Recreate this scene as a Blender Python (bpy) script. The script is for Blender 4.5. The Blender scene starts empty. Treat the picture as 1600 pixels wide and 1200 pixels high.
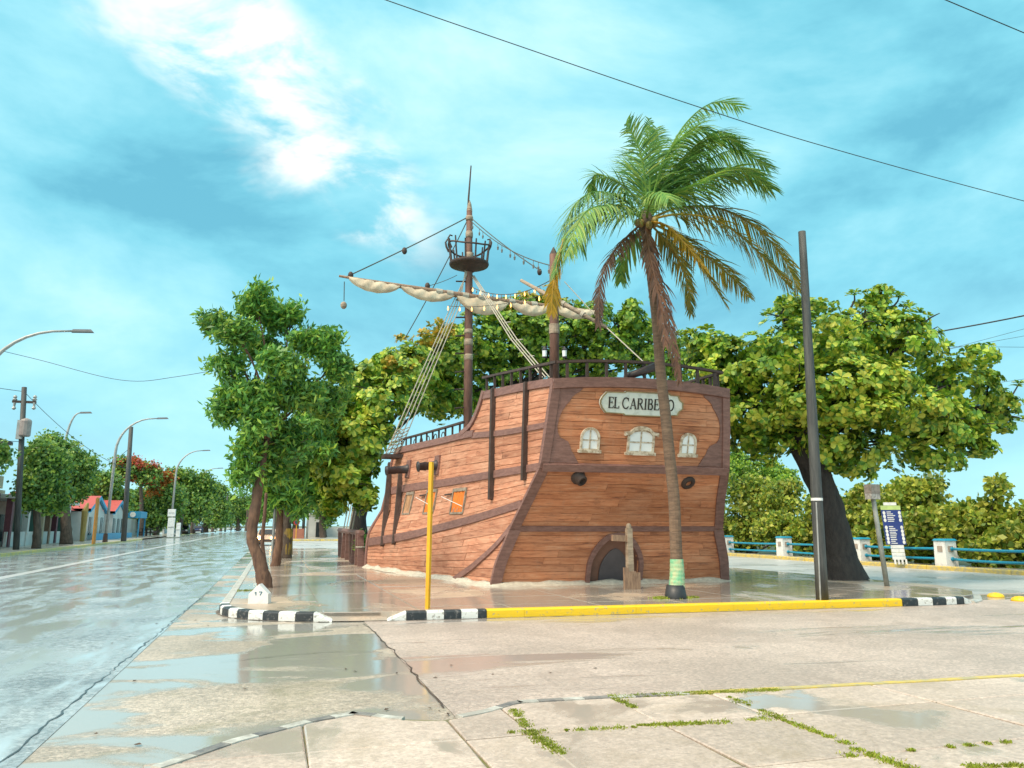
import bpy, math, random
import numpy as np
from mathutils import Vector, Matrix, noise as mnoise

R = math.radians
rng = np.random.default_rng(7)
random.seed(7)
scn = bpy.context.scene
col = scn.collection

# ------------------------------------------------------------------ camera
H = 1.7
F = 1200.0
PITCH = math.atan(226 / F)
YAW = math.atan(370 / math.hypot(F, 226))
cam_d = bpy.data.cameras.new('camera')
cam_d.sensor_width = 36
cam_d.lens = F / 1600 * 36
cam_d.clip_start = 0.05
cam_d.clip_end = 3000
cam = bpy.data.objects.new('camera', cam_d)
cam.location = (0, 0, H)
cam.rotation_euler = (math.pi / 2 + PITCH, 0, -YAW)
col.objects.link(cam)
scn.camera = cam

# ------------------------------------------------------------------ sky, sun, exposure
SUN_AZ, SUN_EL = R(-118), R(52)
sun_dir = Vector((math.sin(SUN_AZ) * math.cos(SUN_EL), math.cos(SUN_AZ) * math.cos(SUN_EL), math.sin(SUN_EL)))
world = bpy.data.worlds.new('World')
scn.world = world
world.use_nodes = True
def build_world():
    nt = world.node_tree
    nt.nodes.clear()
    N, L = nt.nodes.new, nt.links.new
    out = N('ShaderNodeOutputWorld')
    bg = N('ShaderNodeBackground')
    bg.inputs['Strength'].default_value = 0.1
    sky = N('ShaderNodeTexSky')
    sky.sky_type = 'NISHITA'
    sky.sun_disc = False
    sky.sun_elevation = SUN_EL
    sky.sun_rotation = SUN_AZ
    sky.air_density = 1.0
    sky.dust_density = 1.0
    tc = N('ShaderNodeTexCoord')
    sep = N('ShaderNodeSeparateXYZ'); L(tc.outputs['Generated'], sep.inputs[0])
    zc = N('ShaderNodeMath'); zc.operation = 'MAXIMUM'; zc.inputs[1].default_value = 0.0; L(sep.outputs['Z'], zc.inputs[0])
    za = N('ShaderNodeMath'); za.operation = 'ADD'; za.inputs[1].default_value = 0.28; L(zc.outputs[0], za.inputs[0])
    dx = N('ShaderNodeMath'); dx.operation = 'DIVIDE'; L(sep.outputs['X'], dx.inputs[0]); L(za.outputs[0], dx.inputs[1])
    dy = N('ShaderNodeMath'); dy.operation = 'DIVIDE'; L(sep.outputs['Y'], dy.inputs[0]); L(za.outputs[0], dy.inputs[1])
    cmb = N('ShaderNodeCombineXYZ'); L(dx.outputs[0], cmb.inputs['X']); L(dy.outputs[0], cmb.inputs['Y'])
    mp = N('ShaderNodeMapping'); mp.vector_type = 'POINT'
    mp.inputs['Location'].default_value = CLOUD_OFF
    mp.inputs['Rotation'].default_value = (0, 0, CLOUD_ROT)
    mp.inputs['Scale'].default_value = (1.0, 1.0, 2.1)
    L(tc.outputs['Generated'], mp.inputs['Vector'])
    def noise(scale, detail, rough, dist, off=0):
        n = N('ShaderNodeTexNoise')
        n.inputs['Scale'].default_value = scale; n.inputs['Detail'].default_value = detail
        n.inputs['Roughness'].default_value = rough; n.inputs['Distortion'].default_value = dist
        v = N('ShaderNodeVectorMath'); v.operation = 'ADD'; v.inputs[1].default_value = (off, off * .7, off * .3)
        L(mp.outputs[0], v.inputs[0]); L(v.outputs[0], n.inputs['Vector'])
        return n
    n1 = noise(2.3, 8, 0.56, 0.3)
    n2 = noise(4.0, 5, 0.58, 0.4, 5.3)
    n3 = noise(5.5, 6, 0.6, 0.3, 11.7)
    # grey-cyan cloud sheet: dark bellies to pale tops
    r1 = N('ShaderNodeValToRGB'); L(n1.outputs['Fac'], r1.inputs[0])
    e = r1.color_ramp.elements
    e[0].position = 0.36; e[0].color = (0.088, 0.315, 0.405, 1)
    e[1].position = 0.70; e[1].color = (0.40, 0.63, 0.65, 1)
    m = e.new(0.45); m.color = (0.14, 0.42, 0.50, 1)
    m = e.new(0.56); m.color = (0.235, 0.52, 0.58, 1)
    # a long ragged rift where the sun is behind thin cloud, running over the avenue
    def dot(v):
        d = N('ShaderNodeVectorMath'); d.operation = 'DOT_PRODUCT'; L(cmb.outputs[0], d.inputs[0]); d.inputs[1].default_value = v; return d.outputs['Value']
    def math_(op, a, b):
        k = N('ShaderNodeMath'); k.operation = op
        for i, q in enumerate((a, b)):
            if isinstance(q, (int, float)): k.inputs[i].default_value = q
            elif q is not None: L(q, k.inputs[i])
        return k.outputs[0]
    def step(v, a, b):
        k = N('ShaderNodeMapRange'); k.interpolation_type = 'SMOOTHSTEP'; k.inputs['From Min'].default_value = a; k.inputs['From Max'].default_value = b; L(v, k.inputs['Value']); return k.outputs[0]
    dist = math_('SUBTRACT', dot((-.791, .612, 0)), .715)
    wob = math_('MULTIPLY', math_('SUBTRACT', n2.outputs['Fac'], .5), .42)
    dist = math_('ABSOLUTE', math_('ADD', dist, wob), None)
    al = dot((.612, .791, 0))
    band = math_('MULTIPLY', step(dist, .15, .02), step(al, 1.45, 1.12))
    rag = step(n3.outputs['Fac'], .40, .60)
    mb_out = math_('MULTIPLY', band, rag)
    cm = N('ShaderNodeMixRGB'); L(mb_out, cm.inputs['Fac']); L(r1.outputs['Color'], cm.inputs[1]); cm.inputs[2].default_value = (0.72, 0.73, 0.68, 1)
    # rain haze pales the sheet towards the horizon
    hz_ = step(sep.outputs['Z'], .34, .0)
    hf = math_('MULTIPLY', hz_, .6)
    ch = N('ShaderNodeMixRGB'); L(hf, ch.inputs['Fac']); L(cm.outputs[0], ch.inputs[1]); ch.inputs[2].default_value = (0.33, 0.585, 0.65, 1); cm = ch
    # broad glow of the cloud sheet around the hidden sun
    dt = N('ShaderNodeVectorMath'); dt.operation = 'DOT_PRODUCT'; L(tc.outputs['Generated'], dt.inputs[0]); dt.inputs[1].default_value = sun_dir
    gr = N('ShaderNodeMapRange'); gr.interpolation_type = 'SMOOTHSTEP'
    gr.inputs['From Min'].default_value = 0.35; gr.inputs['From Max'].default_value = 1.0
    gr.inputs['To Max'].default_value = 0.85
    L(dt.outputs['Value'], gr.inputs['Value'])
    cg = N('ShaderNodeMixRGB'); L(gr.outputs[0], cg.inputs['Fac']); L(cm.outputs[0], cg.inputs[1]); cg.inputs[2].default_value = (1.5, 1.42, 1.25, 1)
    sc = N('ShaderNodeVectorMath'); sc.operation = 'SCALE'; sc.inputs['Scale'].default_value = 10.0; L(cg.outputs[0], sc.inputs[0])
    fm = N('ShaderNodeMixRGB'); fm.inputs['Fac'].default_value = 0.88
    L(sky.outputs[0], fm.inputs[1]); L(sc.outputs[0], fm.inputs[2])
    L(fm.outputs[0], bg.inputs['Color'])
    L(bg.outputs[0], out.inputs['Surface'])
CLOUD_OFF, CLOUD_ROT = (3.1, 1.4, 0.0), R(38)
build_world()
sun_d = bpy.data.lights.new('sun', 'SUN')
sun_d.energy = 1.5
sun_d.angle = R(14)
sun_d.color = (1.0, 0.83, 0.62)
sun = bpy.data.objects.new('sun', sun_d)
sun.rotation_euler = (-sun_dir).to_track_quat('-Z', 'Y').to_euler()
sun.location = (-20, -10, 30)
col.objects.link(sun)
scn.view_settings.view_transform = 'Standard'
scn.view_settings.look = 'None'
scn.view_settings.gamma = 1
scn.view_settings.exposure = 0.9
scn.cycles.max_bounces = 4
scn.cycles.diffuse_bounces = 2
scn.cycles.glossy_bounces = 2
scn.cycles.transmission_bounces = 2
scn.cycles.transparent_max_bounces = 6
scn.cycles.caustics_reflective = False
scn.cycles.caustics_refractive = False

# ------------------------------------------------------------------ measuring helpers
V = Vector
_fw = V((math.sin(YAW) * math.cos(PITCH), math.cos(YAW) * math.cos(PITCH), math.sin(PITCH)))
_rt = V((math.cos(YAW), -math.sin(YAW), 0))
_up = _rt.cross(_fw)
EYE = V((0, 0, H))
def ray(px, py): return _fw * F + _rt * (px - 800) + _up * (600 - py)
def AT(px, py, Y):
    d = ray(px, py); return EYE + d * (Y / d.y)
def ATX(px, py, X):
    d = ray(px, py); return EYE + d * (X / d.x)
def G(px, py, z=0.0):
    d = ray(px, py); return EYE + d * ((z - H) / d.z)
SL = 0.005
def gz(y): return max(0.0, SL * (y - 28))
def GL(px, py, dz=0.15):                      # point on the gently rising far street
    d = ray(px, py); t = (H - dz + SL * 28) / (SL * d.y - d.z); return EYE + d * t
def mpp(p): return (V(p) - EYE).dot(_fw) / F    # metres per photo pixel at a point

# ------------------------------------------------------------------ materials
MATS = {}
def newmat(name):
    m = bpy.data.materials.new(name); m.use_nodes = True
    nt = m.node_tree; b = nt.nodes['Principled BSDF']
    MATS[name] = m
    return m, nt, b
def mat(name, c1, c2=None, rough=0.7, scale=3.0, stretch=(1, 1, 1), bump=0.0, bscale=None, metal=0.0, spec=0.5, rnd=0.0, lo=0.35, hi=0.65, c3=None, emit=None, estr=0):
    if name in MATS: return MATS[name]
    m, nt, b = newmat(name)
    N, L = nt.nodes.new, nt.links.new
    b.inputs['Roughness'].default_value = rough
    b.inputs['Metallic'].default_value = metal
    b.inputs['Specular IOR Level'].default_value = spec
    c2 = c2 or tuple(x * 0.75 for x in c1)
    tc = N('ShaderNodeTexCoord'); mp = N('ShaderNodeMapping'); mp.inputs['Scale'].default_value = stretch
    L(tc.outputs['Object'], mp.inputs['Vector'])
    n = N('ShaderNodeTexNoise'); n.inputs['Scale'].default_value = scale; n.inputs['Detail'].default_value = 4; n.inputs['Roughness'].default_value = 0.62
    L(mp.outputs[0], n.inputs['Vector'])
    r = N('ShaderNodeValToRGB'); e = r.color_ramp.elements
    e[0].position = lo; e[0].color = (*c2, 1); e[1].position = hi; e[1].color = (*c1, 1)
    if c3: k = e.new(min(.98, hi + .1)); k.color = (*c3, 1)
    L(n.outputs['Fac'], r.inputs[0])
    last = r.outputs['Color']
    if rnd:
        oi = N('ShaderNodeObjectInfo'); mr = N('ShaderNodeMapRange'); mr.inputs['To Min'].default_value = 1 - rnd; mr.inputs['To Max'].default_value = 1 + rnd
        L(oi.outputs['Random'], mr.inputs['Value'])
        hs = N('ShaderNodeHueSaturation'); L(mr.outputs[0], hs.inputs['Value']); L(last, hs.inputs['Color']); last = hs.outputs['Color']
    L(last, b.inputs['Base Color'])
    if bump:
        n2 = N('ShaderNodeTexNoise'); n2.inputs['Scale'].default_value = bscale or scale * 4; n2.inputs['Detail'].default_value = 3
        L(mp.outputs[0], n2.inputs['Vector'])
        bp = N('ShaderNodeBump'); bp.inputs['Strength'].default_value = bump; bp.inputs['Distance'].default_value = 0.03
        L(n2.outputs['Fac'], bp.inputs['Height']); L(bp.outputs[0], b.inputs['Normal'])
    if emit:
        m.cycles.emission_sampling = 'NONE'
        b.inputs['Emission Color'].default_value = (*emit, 1); b.inputs['Emission Strength'].default_value = estr
    return m
def leafmat(name, cols, trans=0.3, rough=0.45):
    m, nt, b = newmat(name)
    N, L = nt.nodes.new, nt.links.new
    g = N('ShaderNodeNewGeometry'); r = N('ShaderNodeValToRGB'); e = r.color_ramp.elements
    e[0].color = (*cols[0], 1); e[1].color = (*cols[-1], 1)
    for i, c in enumerate(cols[1:-1]): k = e.new((i + 1) / (len(cols) - 1)); k.color = (*c, 1)
    L(g.outputs['Random Per Island'], r.inputs[0])
    tc = N('ShaderNodeTexCoord'); n = N('ShaderNodeTexNoise'); n.inputs['Scale'].default_value = 0.8; n.inputs['Detail'].default_value = 3
    L(tc.outputs['Object'], n.inputs['Vector'])
    hs = N('ShaderNodeHueSaturation'); mr = N('ShaderNodeMapRange'); mr.inputs['From Min'].default_value = .3; mr.inputs['From Max'].default_value = .7
    mr.inputs['To Min'].default_value = .7; mr.inputs['To Max'].default_value = 1.3
    L(n.outputs['Fac'], mr.inputs['Value']); L(mr.outputs[0], hs.inputs['Value']); L(r.outputs[0], hs.inputs['Color'])
    L(hs.outputs[0], b.inputs['Base Color']); b.inputs['Roughness'].default_value = rough
    t = N('ShaderNodeBsdfTranslucent'); L(hs.outputs[0], t.inputs['Color'])
    mx = N('ShaderNodeMixShader'); mx.inputs[0].default_value = trans
    L(b.outputs[0], mx.inputs[1]); L(t.outputs[0], mx.inputs[2]); L(mx.outputs[0], nt.nodes['Material Output'].inputs['Surface'])
    return m
def wetmat(name, dry, dry2, wet, wscale, w_lo, w_hi, stretch=(1, 1, 1), grain=9.0, r_dry=0.55, r_wet=0.07, bump=0.25, ior=1.45, distort=.6, stain=None, ripple=.05, speck=45, spamt=.12, piece=0.0, c_lo=.41, c_hi=.60, s_lo=.51):
    """rain-wet paving: a film of water lies in the low places, grain shows where it has run off"""
    m, nt, b = newmat(name)
    N, L = nt.nodes.new, nt.links.new
    b.inputs['IOR'].default_value = ior
    tc = N('ShaderNodeTexCoord'); mp = N('ShaderNodeMapping'); mp.inputs['Scale'].default_value = stretch
    L(tc.outputs['Object'], mp.inputs['Vector'])
    def noise(vec, s, d=6, ro=.6, di=0.0):
        n = N('ShaderNodeTexNoise'); n.inputs['Scale'].default_value = s; n.inputs['Detail'].default_value = d
        n.inputs['Roughness'].default_value = ro; n.inputs['Distortion'].default_value = di
        L(vec, n.inputs['Vector']); return n.outputs['Fac']
    wn = noise(mp.outputs[0], wscale, 5, .58, distort)
    wr = N('ShaderNodeMapRange'); wr.interpolation_type = 'SMOOTHSTEP'
    wr.inputs['From Min'].default_value = w_lo; wr.inputs['From Max'].default_value = w_hi; L(wn, wr.inputs['Value'])
    gn = noise(tc.outputs['Object'], grain, 4, .7)
    big = noise(tc.outputs['Object'], .45, 4, .6)
    r = N('ShaderNodeValToRGB'); r.color_ramp.elements[0].position = c_lo; r.color_ramp.elements[0].color = (*dry2, 1)
    r.color_ramp.elements[1].position = c_hi; r.color_ramp.elements[1].color = (*dry, 1)
    mixn = N('ShaderNodeMath'); mixn.operation = 'MULTIPLY_ADD'; mixn.inputs[1].default_value = .45
    hb = N('ShaderNodeMath'); hb.operation = 'MULTIPLY'; hb.inputs[1].default_value = .55; L(big, hb.inputs[0])
    L(gn, mixn.inputs[0]); L(hb.outputs[0], mixn.inputs[2]); L(mixn.outputs[0], r.inputs[0])
    last = r.outputs[0]
    sp = N('ShaderNodeTexVoronoi'); sp.inputs['Scale'].default_value = speck; L(tc.outputs['Object'], sp.inputs['Vector'])
    spr = N('ShaderNodeSeparateColor'); L(sp.outputs['Color'], spr.inputs[0])
    spm = N('ShaderNodeMapRange'); spm.inputs['To Min'].default_value = 1 - spamt; spm.inputs['To Max'].default_value = 1 + spamt; L(spr.outputs[0], spm.inputs['Value'])
    oi = N('ShaderNodeObjectInfo'); om = N('ShaderNodeMapRange'); om.inputs['To Min'].default_value = 1 - piece; om.inputs['To Max'].default_value = 1 + piece * .6; L(oi.outputs['Random'], om.inputs['Value'])
    vm = N('ShaderNodeMath'); vm.operation = 'MULTIPLY'; L(spm.outputs[0], vm.inputs[0]); L(om.outputs[0], vm.inputs[1])
    hs = N('ShaderNodeHueSaturation'); L(vm.outputs[0], hs.inputs['Value']); L(last, hs.inputs['Color']); last = hs.outputs[0]
    if stain:
        sn = noise(tc.outputs['Object'], .9, 6, .65, .8)
        sr = N('ShaderNodeMapRange'); sr.inputs['From Min'].default_value = s_lo; sr.inputs['From Max'].default_value = .72; sr.inputs['To Max'].default_value = .75
        L(sn, sr.inputs['Value'])
        sm = N('ShaderNodeMixRGB'); L(sr.outputs[0], sm.inputs[0]); L(last, sm.inputs[1]); sm.inputs[2].default_value = (*stain, 1); last = sm.outputs[0]
    cm = N('ShaderNodeMixRGB'); L(wr.outputs[0], cm.inputs[0]); L(last, cm.inputs[1]); cm.inputs[2].default_value = (*wet, 1)
    L(cm.outputs[0], b.inputs['Base Color'])
    rr = N('ShaderNodeMapRange'); rr.inputs['To Min'].default_value = r_dry; rr.inputs['To Max'].default_value = r_wet; L(wr.outputs[0], rr.inputs['Value'])
    L(rr.outputs[0], b.inputs['Roughness'])
    # grain relief fades out under the water; slow ripples stay
    inv = N('ShaderNodeMapRange'); inv.inputs['To Min'].default_value = bump; inv.inputs['To Max'].default_value = bump * .06; L(wr.outputs[0], inv.inputs['Value'])
    fine = noise(tc.outputs['Object'], grain * 4, 2, .7)
    bp = N('ShaderNodeBump'); bp.inputs['Distance'].default_value = .02; L(inv.outputs[0], bp.inputs['Strength']); L(fine, bp.inputs['Height'])
    rip = noise(mp.outputs[0], 2.2, 3, .5)
    bp2 = N('ShaderNodeBump'); bp2.inputs['Distance'].default_value = .02; bp2.inputs['Strength'].default_value = ripple; L(rip, bp2.inputs['Height']); L(bp.outputs[0], bp2.inputs['Normal'])
    L(bp2.outputs[0], b.inputs['Normal'])
    return m
def plankmat(name, ca, cb, dark, pale):
    """stained, weathered plank: streaks run with the grain, each board a little different"""
    m, nt, b = newmat(name)
    N, L = nt.nodes.new, nt.links.new
    tc = N('ShaderNodeTexCoord'); oi = N('ShaderNodeObjectInfo')
    ov = N('ShaderNodeVectorMath'); ov.operation = 'SCALE'; L(tc.outputs['Object'], ov.inputs[0]); ov.inputs['Scale'].default_value = 1
    cmb = N('ShaderNodeCombineXYZ'); ml = N('ShaderNodeMath'); ml.operation = 'MULTIPLY'; ml.inputs[1].default_value = 37; L(oi.outputs['Random'], ml.inputs[0])
    for k in 'XYZ': L(ml.outputs[0], cmb.inputs[k])
    ad = N('ShaderNodeVectorMath'); ad.operation = 'ADD'; L(ov.outputs[0], ad.inputs[0]); L(cmb.outputs[0], ad.inputs[1])
    def noise(st, s, d, ro, vec):
        mp = N('ShaderNodeMapping'); mp.inputs['Scale'].default_value = st; L(vec, mp.inputs['Vector'])
        n = N('ShaderNodeTexNoise'); n.inputs['Scale'].default_value = s; n.inputs['Detail'].default_value = d; n.inputs['Roughness'].default_value = ro
        L(mp.outputs[0], n.inputs['Vector']); return n.outputs['Fac']
    a = noise((.9, .9, 9), 1.6, 4, .65, ad.outputs[0])
    r = N('ShaderNodeValToRGB'); e = r.color_ramp.elements
    e[0].position = .30; e[0].color = (*dark, 1); e[1].position = .72; e[1].color = (*pale, 1)
    k = e.new(.42); k.color = (*cb, 1); k = e.new(.58); k.color = (*ca, 1)
    L(a, r.inputs[0])
    mr = N('ShaderNodeMapRange'); mr.inputs['To Min'].default_value = .80; mr.inputs['To Max'].default_value = 1.18; L(oi.outputs['Random'], mr.inputs['Value'])
    hs = N('ShaderNodeHueSaturation'); L(mr.outputs[0], hs.inputs['Value']); L(r.outputs[0], hs.inputs['Color'])
    # broad weathering over the whole hull and fine dark scuffs
    w = noise((.5, .5, 1.2), 1.3, 5, .6, tc.outputs['Object'])
    wr = N('ShaderNodeMapRange'); wr.inputs['From Min'].default_value = .48; wr.inputs['From Max'].default_value = .75; wr.inputs['To Max'].default_value = .55; L(w, wr.inputs['Value'])
    pm = N('ShaderNodeMixRGB'); L(wr.outputs[0], pm.inputs[0]); L(hs.outputs[0], pm.inputs[1]); pm.inputs[2].default_value = (*pale, 1)
    s = noise((1.3, 1.3, 16), 2.0, 4, .72, tc.outputs['Object'])
    sr = N('ShaderNodeMapRange'); sr.inputs['From Min'].default_value = .57; sr.inputs['From Max'].default_value = .70; sr.inputs['To Max'].default_value = .7; L(s, sr.inputs['Value'])
    dm = N('ShaderNodeMixRGB'); L(sr.outputs[0], dm.inputs[0]); L(pm.outputs[0], dm.inputs[1]); dm.inputs[2].default_value = (*dark, 1)
    v = noise((5, 5, .45), 1.2, 4, .6, tc.outputs['Object'])
    vr = N('ShaderNodeMapRange'); vr.inputs['From Min'].default_value = .55; vr.inputs['From Max'].default_value = .75; vr.inputs['To Max'].default_value = .42; L(v, vr.inputs['Value'])
    vm_ = N('ShaderNodeMixRGB'); L(vr.outputs[0], vm_.inputs[0]); L(dm.outputs[0], vm_.inputs[1]); vm_.inputs[2].default_value = (*[.35 * a_ + .65 * b_ for a_, b_ in zip(dark, pale)], 1)
    w2 = noise((1.1, 1.1, 1.6), 2.3, 5, .7, tc.outputs['Object'])
    w2r = N('ShaderNodeMapRange'); w2r.inputs['From Min'].default_value = .57; w2r.inputs['From Max'].default_value = .68; w2r.inputs['To Max'].default_value = .5; L(w2, w2r.inputs['Value'])
    gm = N('ShaderNodeMixRGB'); L(w2r.outputs[0], gm.inputs[0]); L(vm_.outputs[0], gm.inputs[1]); gm.inputs[2].default_value = (*[.6 * a_ + .4 * b_ for a_, b_ in zip(dark, cb)], 1)
    L(gm.outputs[0], b.inputs['Base Color']); b.inputs['Roughness'].default_value = .75
    b.inputs['Specular IOR Level'].default_value = .2
    bp = N('ShaderNodeBump'); bp.inputs['Strength'].default_value = .5; bp.inputs['Distance'].default_value = .012; L(a, bp.inputs['Height']); L(bp.outputs[0], b.inputs['Normal'])
    return m

M_plank_stern = plankmat('plank_stern', (.58, .245, .125), (.48, .185, .092), (.22, .092, .058), (.64, .345, .215))
M_plank_side = plankmat('plank_side', (.56, .27, .17), (.47, .205, .125), (.22, .10, .068), (.64, .38, .26))
M_core = mat('hull_core', (.24, .105, .065), (.16, .07, .045), rough=.8)
M_trim = mat('trim', (.26, .138, .115), (.17, .085, .07), rough=.6, scale=4, stretch=(1, 1, 4), bump=.3, rnd=.1)
M_darkwood = mat('dark_wood', (.075, .045, .036), (.04, .026, .022), rough=.65, scale=5, bump=.3)
M_mast = mat('mast', (.20, .10, .07), (.11, .05, .035), rough=.65, scale=3, stretch=(2, 2, .5), bump=.3)
M_palewood = mat('pale_wood', (.42, .33, .24), (.24, .18, .13), rough=.7, scale=4, stretch=(1, 1, 4), bump=.3)
M_postwood = mat('post_wood', (.36, .23, .15), (.20, .12, .08), rough=.7, scale=6, stretch=(3, 3, .6), bump=.4)
M_rope = mat('rope', (.50, .46, .38), (.34, .31, .25), rough=.9, scale=20)
M_darkrope = mat('dark_rope', (.12, .12, .10), (.07, .07, .06), rough=.9)
M_sail = mat('sail', (.80, .66, .48), (.62, .48, .34), rough=.85, scale=2.5, bump=.3)
M_iron = mat('iron', (.065, .052, .055), (.035, .03, .032), rough=.42, metal=.2, scale=6)
M_frame = mat('window_frame', (.66, .58, .46), (.38, .28, .19), rough=.75, scale=9, lo=.4, hi=.55)
M_pane = mat('pane', (.90, .93, .93), (.84, .88, .90), rough=.10, scale=1.5, spec=.6)  # near-white base colour stands in for sky reflected in the glass
M_sign = mat('sign_board', (.70, .74, .68), (.52, .56, .50), rough=.65, scale=5, lo=.3, hi=.5)
M_signedge = mat('sign_edge', (.36, .29, .14), (.20, .15, .07), rough=.6)
M_black = mat('black_paint', (.022, .024, .028), (.04, .042, .045), rough=.45, scale=5)
M_letter = mat('letter', (.030, .022, .018), rough=.6)
M_skirt = mat('skirt', (.62, .58, .48), (.44, .40, .33), rough=.8, scale=8, bump=.8, bscale=12)
M_curtain = mat('curtain', (.85, .24, .03), (.55, .13, .015), rough=.8, scale=8, stretch=(4, 4, .4))
M_doorbrown = mat('door_brown', (.26, .125, .085), (.18, .09, .065), rough=.7, scale=2)
M_doorgrey = mat('door_grey', (.12, .10, .105), (.09, .075, .08), rough=.6, scale=2)
M_white = mat('white_paint', (.80, .80, .78), (.62, .62, .60), rough=.5, scale=4, lo=.32, hi=.5)
M_kwhite = mat('kerb_white', (.78, .79, .76), (.42, .40, .36), rough=.4, scale=13, lo=.36, hi=.45, bump=.5)
M_kblack = mat('kerb_black', (.022, .03, .036), (.15, .145, .14), rough=.4, scale=13, lo=.35, hi=.44, bump=.5)
M_kyellow = mat('kerb_yellow', (.86, .56, .015), (.50, .40, .18), rough=.4, scale=12, lo=.33, hi=.41, bump=.5)
M_kyellow_old = mat('kerb_yellow_worn', (.72, .52, .10), (.46, .40, .22), rough=.5, scale=5, lo=.4, hi=.6)
M_kwhite_old = mat('kerb_white_worn', (.60, .59, .54), (.38, .36, .32), rough=.5, scale=6, lo=.4, hi=.6)
M_kblack_old = mat('kerb_black_worn', (.10, .10, .11), (.26, .24, .22), rough=.5, scale=6, lo=.45, hi=.72)
M_kerbconc = mat('kerb_concrete', (.56, .55, .50), (.40, .39, .35), rough=.4, scale=4)
M_ypole = mat('yellow_paint', (.85, .42, .012), (.72, .34, .01), rough=.4, scale=3)
M_metalgrey = mat('galvanised', (.42, .43, .42), (.30, .31, .30), rough=.45, metal=.3, scale=4)
M_polewood = mat('pole_tarred', (.09, .095, .09), (.04, .044, .046), rough=.6, scale=3, stretch=(4, 4, .4), bump=.5)
M_cable = mat('cable', (.03, .032, .04), rough=.5)
M_bark = mat('bark', (.14, .10, .075), (.06, .045, .035), rough=.85, scale=5, stretch=(2, 2, .6), bump=.9)
M_barkdark = mat('bark_dark', (.050, .044, .040), (.024, .022, .022), rough=.85, scale=4, stretch=(2, 2, .7), bump=1.0)
M_barkbrown = mat('bark_brown', (.22, .12, .075), (.10, .055, .04), rough=.85, scale=5, stretch=(2, 2, .6), bump=.9)
M_palmbark = mat('palm_bark', (.24, .155, .10), (.13, .085, .06), rough=.85, scale=4, stretch=(1, 1, 5), bump=.8)
M_green = mat('faded_green_paint', (.20, .50, .28), (.48, .52, .30), rough=.6, scale=4, lo=.42, hi=.56, bump=.3)
M_bluepaint = mat('blue_paint', (.012, .30, .46), (.015, .23, .36), rough=.4, scale=4)
M_info = mat('navy_print', (.025, .05, .24), (.02, .04, .18), rough=.35)
M_lime = mat('lime_print', (.55, .70, .25), rough=.4)
M_brick = mat('plaque', (.42, .34, .28), rough=.7)

M_leaf_almond = leafmat('leaf_almond', [(0.058, 0.152, 0.023), (0.125, 0.285, 0.027), (0.251, 0.428, 0.036), (0.435, 0.553, 0.054), (0.603, 0.608, 0.073)])
M_leaf_almond2 = leafmat('leaf_almond_deep', [(0.054, 0.151, 0.027), (0.125, 0.283, 0.035), (0.268, 0.435, 0.042), (0.446, 0.566, 0.059)])
M_leaf_autumn = leafmat('leaf_turning', [(.12, .20, .02), (.34, .34, .04), (.55, .42, .05), (.60, .34, .04), (.30, .34, .04)])
M_leaf_corner = leafmat('leaf_corner', [(0.064, 0.185, 0.045), (0.117, 0.309, 0.062), (0.215, 0.452, 0.073), (0.408, 0.556, 0.062)])
M_leaf_far = leafmat('leaf_far', [(0.075, 0.170, 0.054), (0.128, 0.276, 0.064), (0.234, 0.383, 0.064), (0.340, 0.446, 0.064)])
M_leaf_bush = leafmat('leaf_seagrape', [(0.073, 0.147, 0.023), (0.176, 0.276, 0.032), (0.322, 0.407, 0.047), (0.484, 0.489, 0.063), (0.405, 0.404, 0.076)])
M_leaf_red = leafmat('blossom_red', [(0.550, 0.080, 0.030), (0.620, 0.140, 0.050), (0.500, 0.060, 0.060)])
M_leaf_orange = leafmat('blossom_orange', [(0.620, 0.220, 0.030), (0.550, 0.150, 0.030), (0.200, 0.200, 0.040)])
M_frond_green = leafmat('frond_green', [(0.072, 0.190, 0.056), (0.119, 0.284, 0.063), (0.213, 0.379, 0.063), (0.332, 0.417, 0.079)], trans=.35)
M_frond_mid = leafmat('frond_turning', [(0.100, 0.160, 0.030), (0.240, 0.220, 0.030), (0.400, 0.270, 0.030), (0.160, 0.180, 0.030)], trans=.35)
M_frond_yellow = leafmat('frond_yellow', [(0.450, 0.300, 0.020), (0.580, 0.330, 0.020), (0.300, 0.220, 0.030)], trans=.35)
M_frond_dead = leafmat('frond_dead', [(0.170, 0.080, 0.050), (0.240, 0.120, 0.070), (0.120, 0.060, 0.045)], trans=.15)
M_grass = leafmat('grass', [(.18, .26, .02), (.32, .38, .03), (.26, .24, .06)], trans=.3)
M_moss = mat('moss', (.20, .25, .02), (.12, .14, .02), rough=.9, scale=15, bump=1.0, bscale=60)

M_road = wetmat('wet_carriageway', (.46, .50, .51), (.20, .22, .23), (.44, .49, .51), .9, .40, .58, stretch=(1.6, .45, 1), r_dry=.22, r_wet=.09, ior=2.2, bump=.45, ripple=.03, distort=.3, c_lo=.42, c_hi=.56, speck=30, spamt=.25)
M_apron = wetmat('wet_concrete_apron', (.56, .46, .37), (.36, .30, .24), (.36, .35, .32), .50, .44, .53, stretch=(.7, 1.3, 1), r_dry=.45, r_wet=.06, ior=1.6, bump=.5, stain=(.24, .21, .13), spamt=.25, speck=38, c_lo=.44, c_hi=.58)
M_cross = wetmat('damp_chip_road', (.60, .485, .42), (.45, .365, .315), (.40, .35, .32), .5, .53, .62, stretch=(.35, 1.6, 1), grain=22, r_dry=.42, r_wet=.10, ior=1.5, bump=.6, stain=(.38, .30, .255), c_lo=.45, c_hi=.56, speck=32, spamt=.22)
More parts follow.
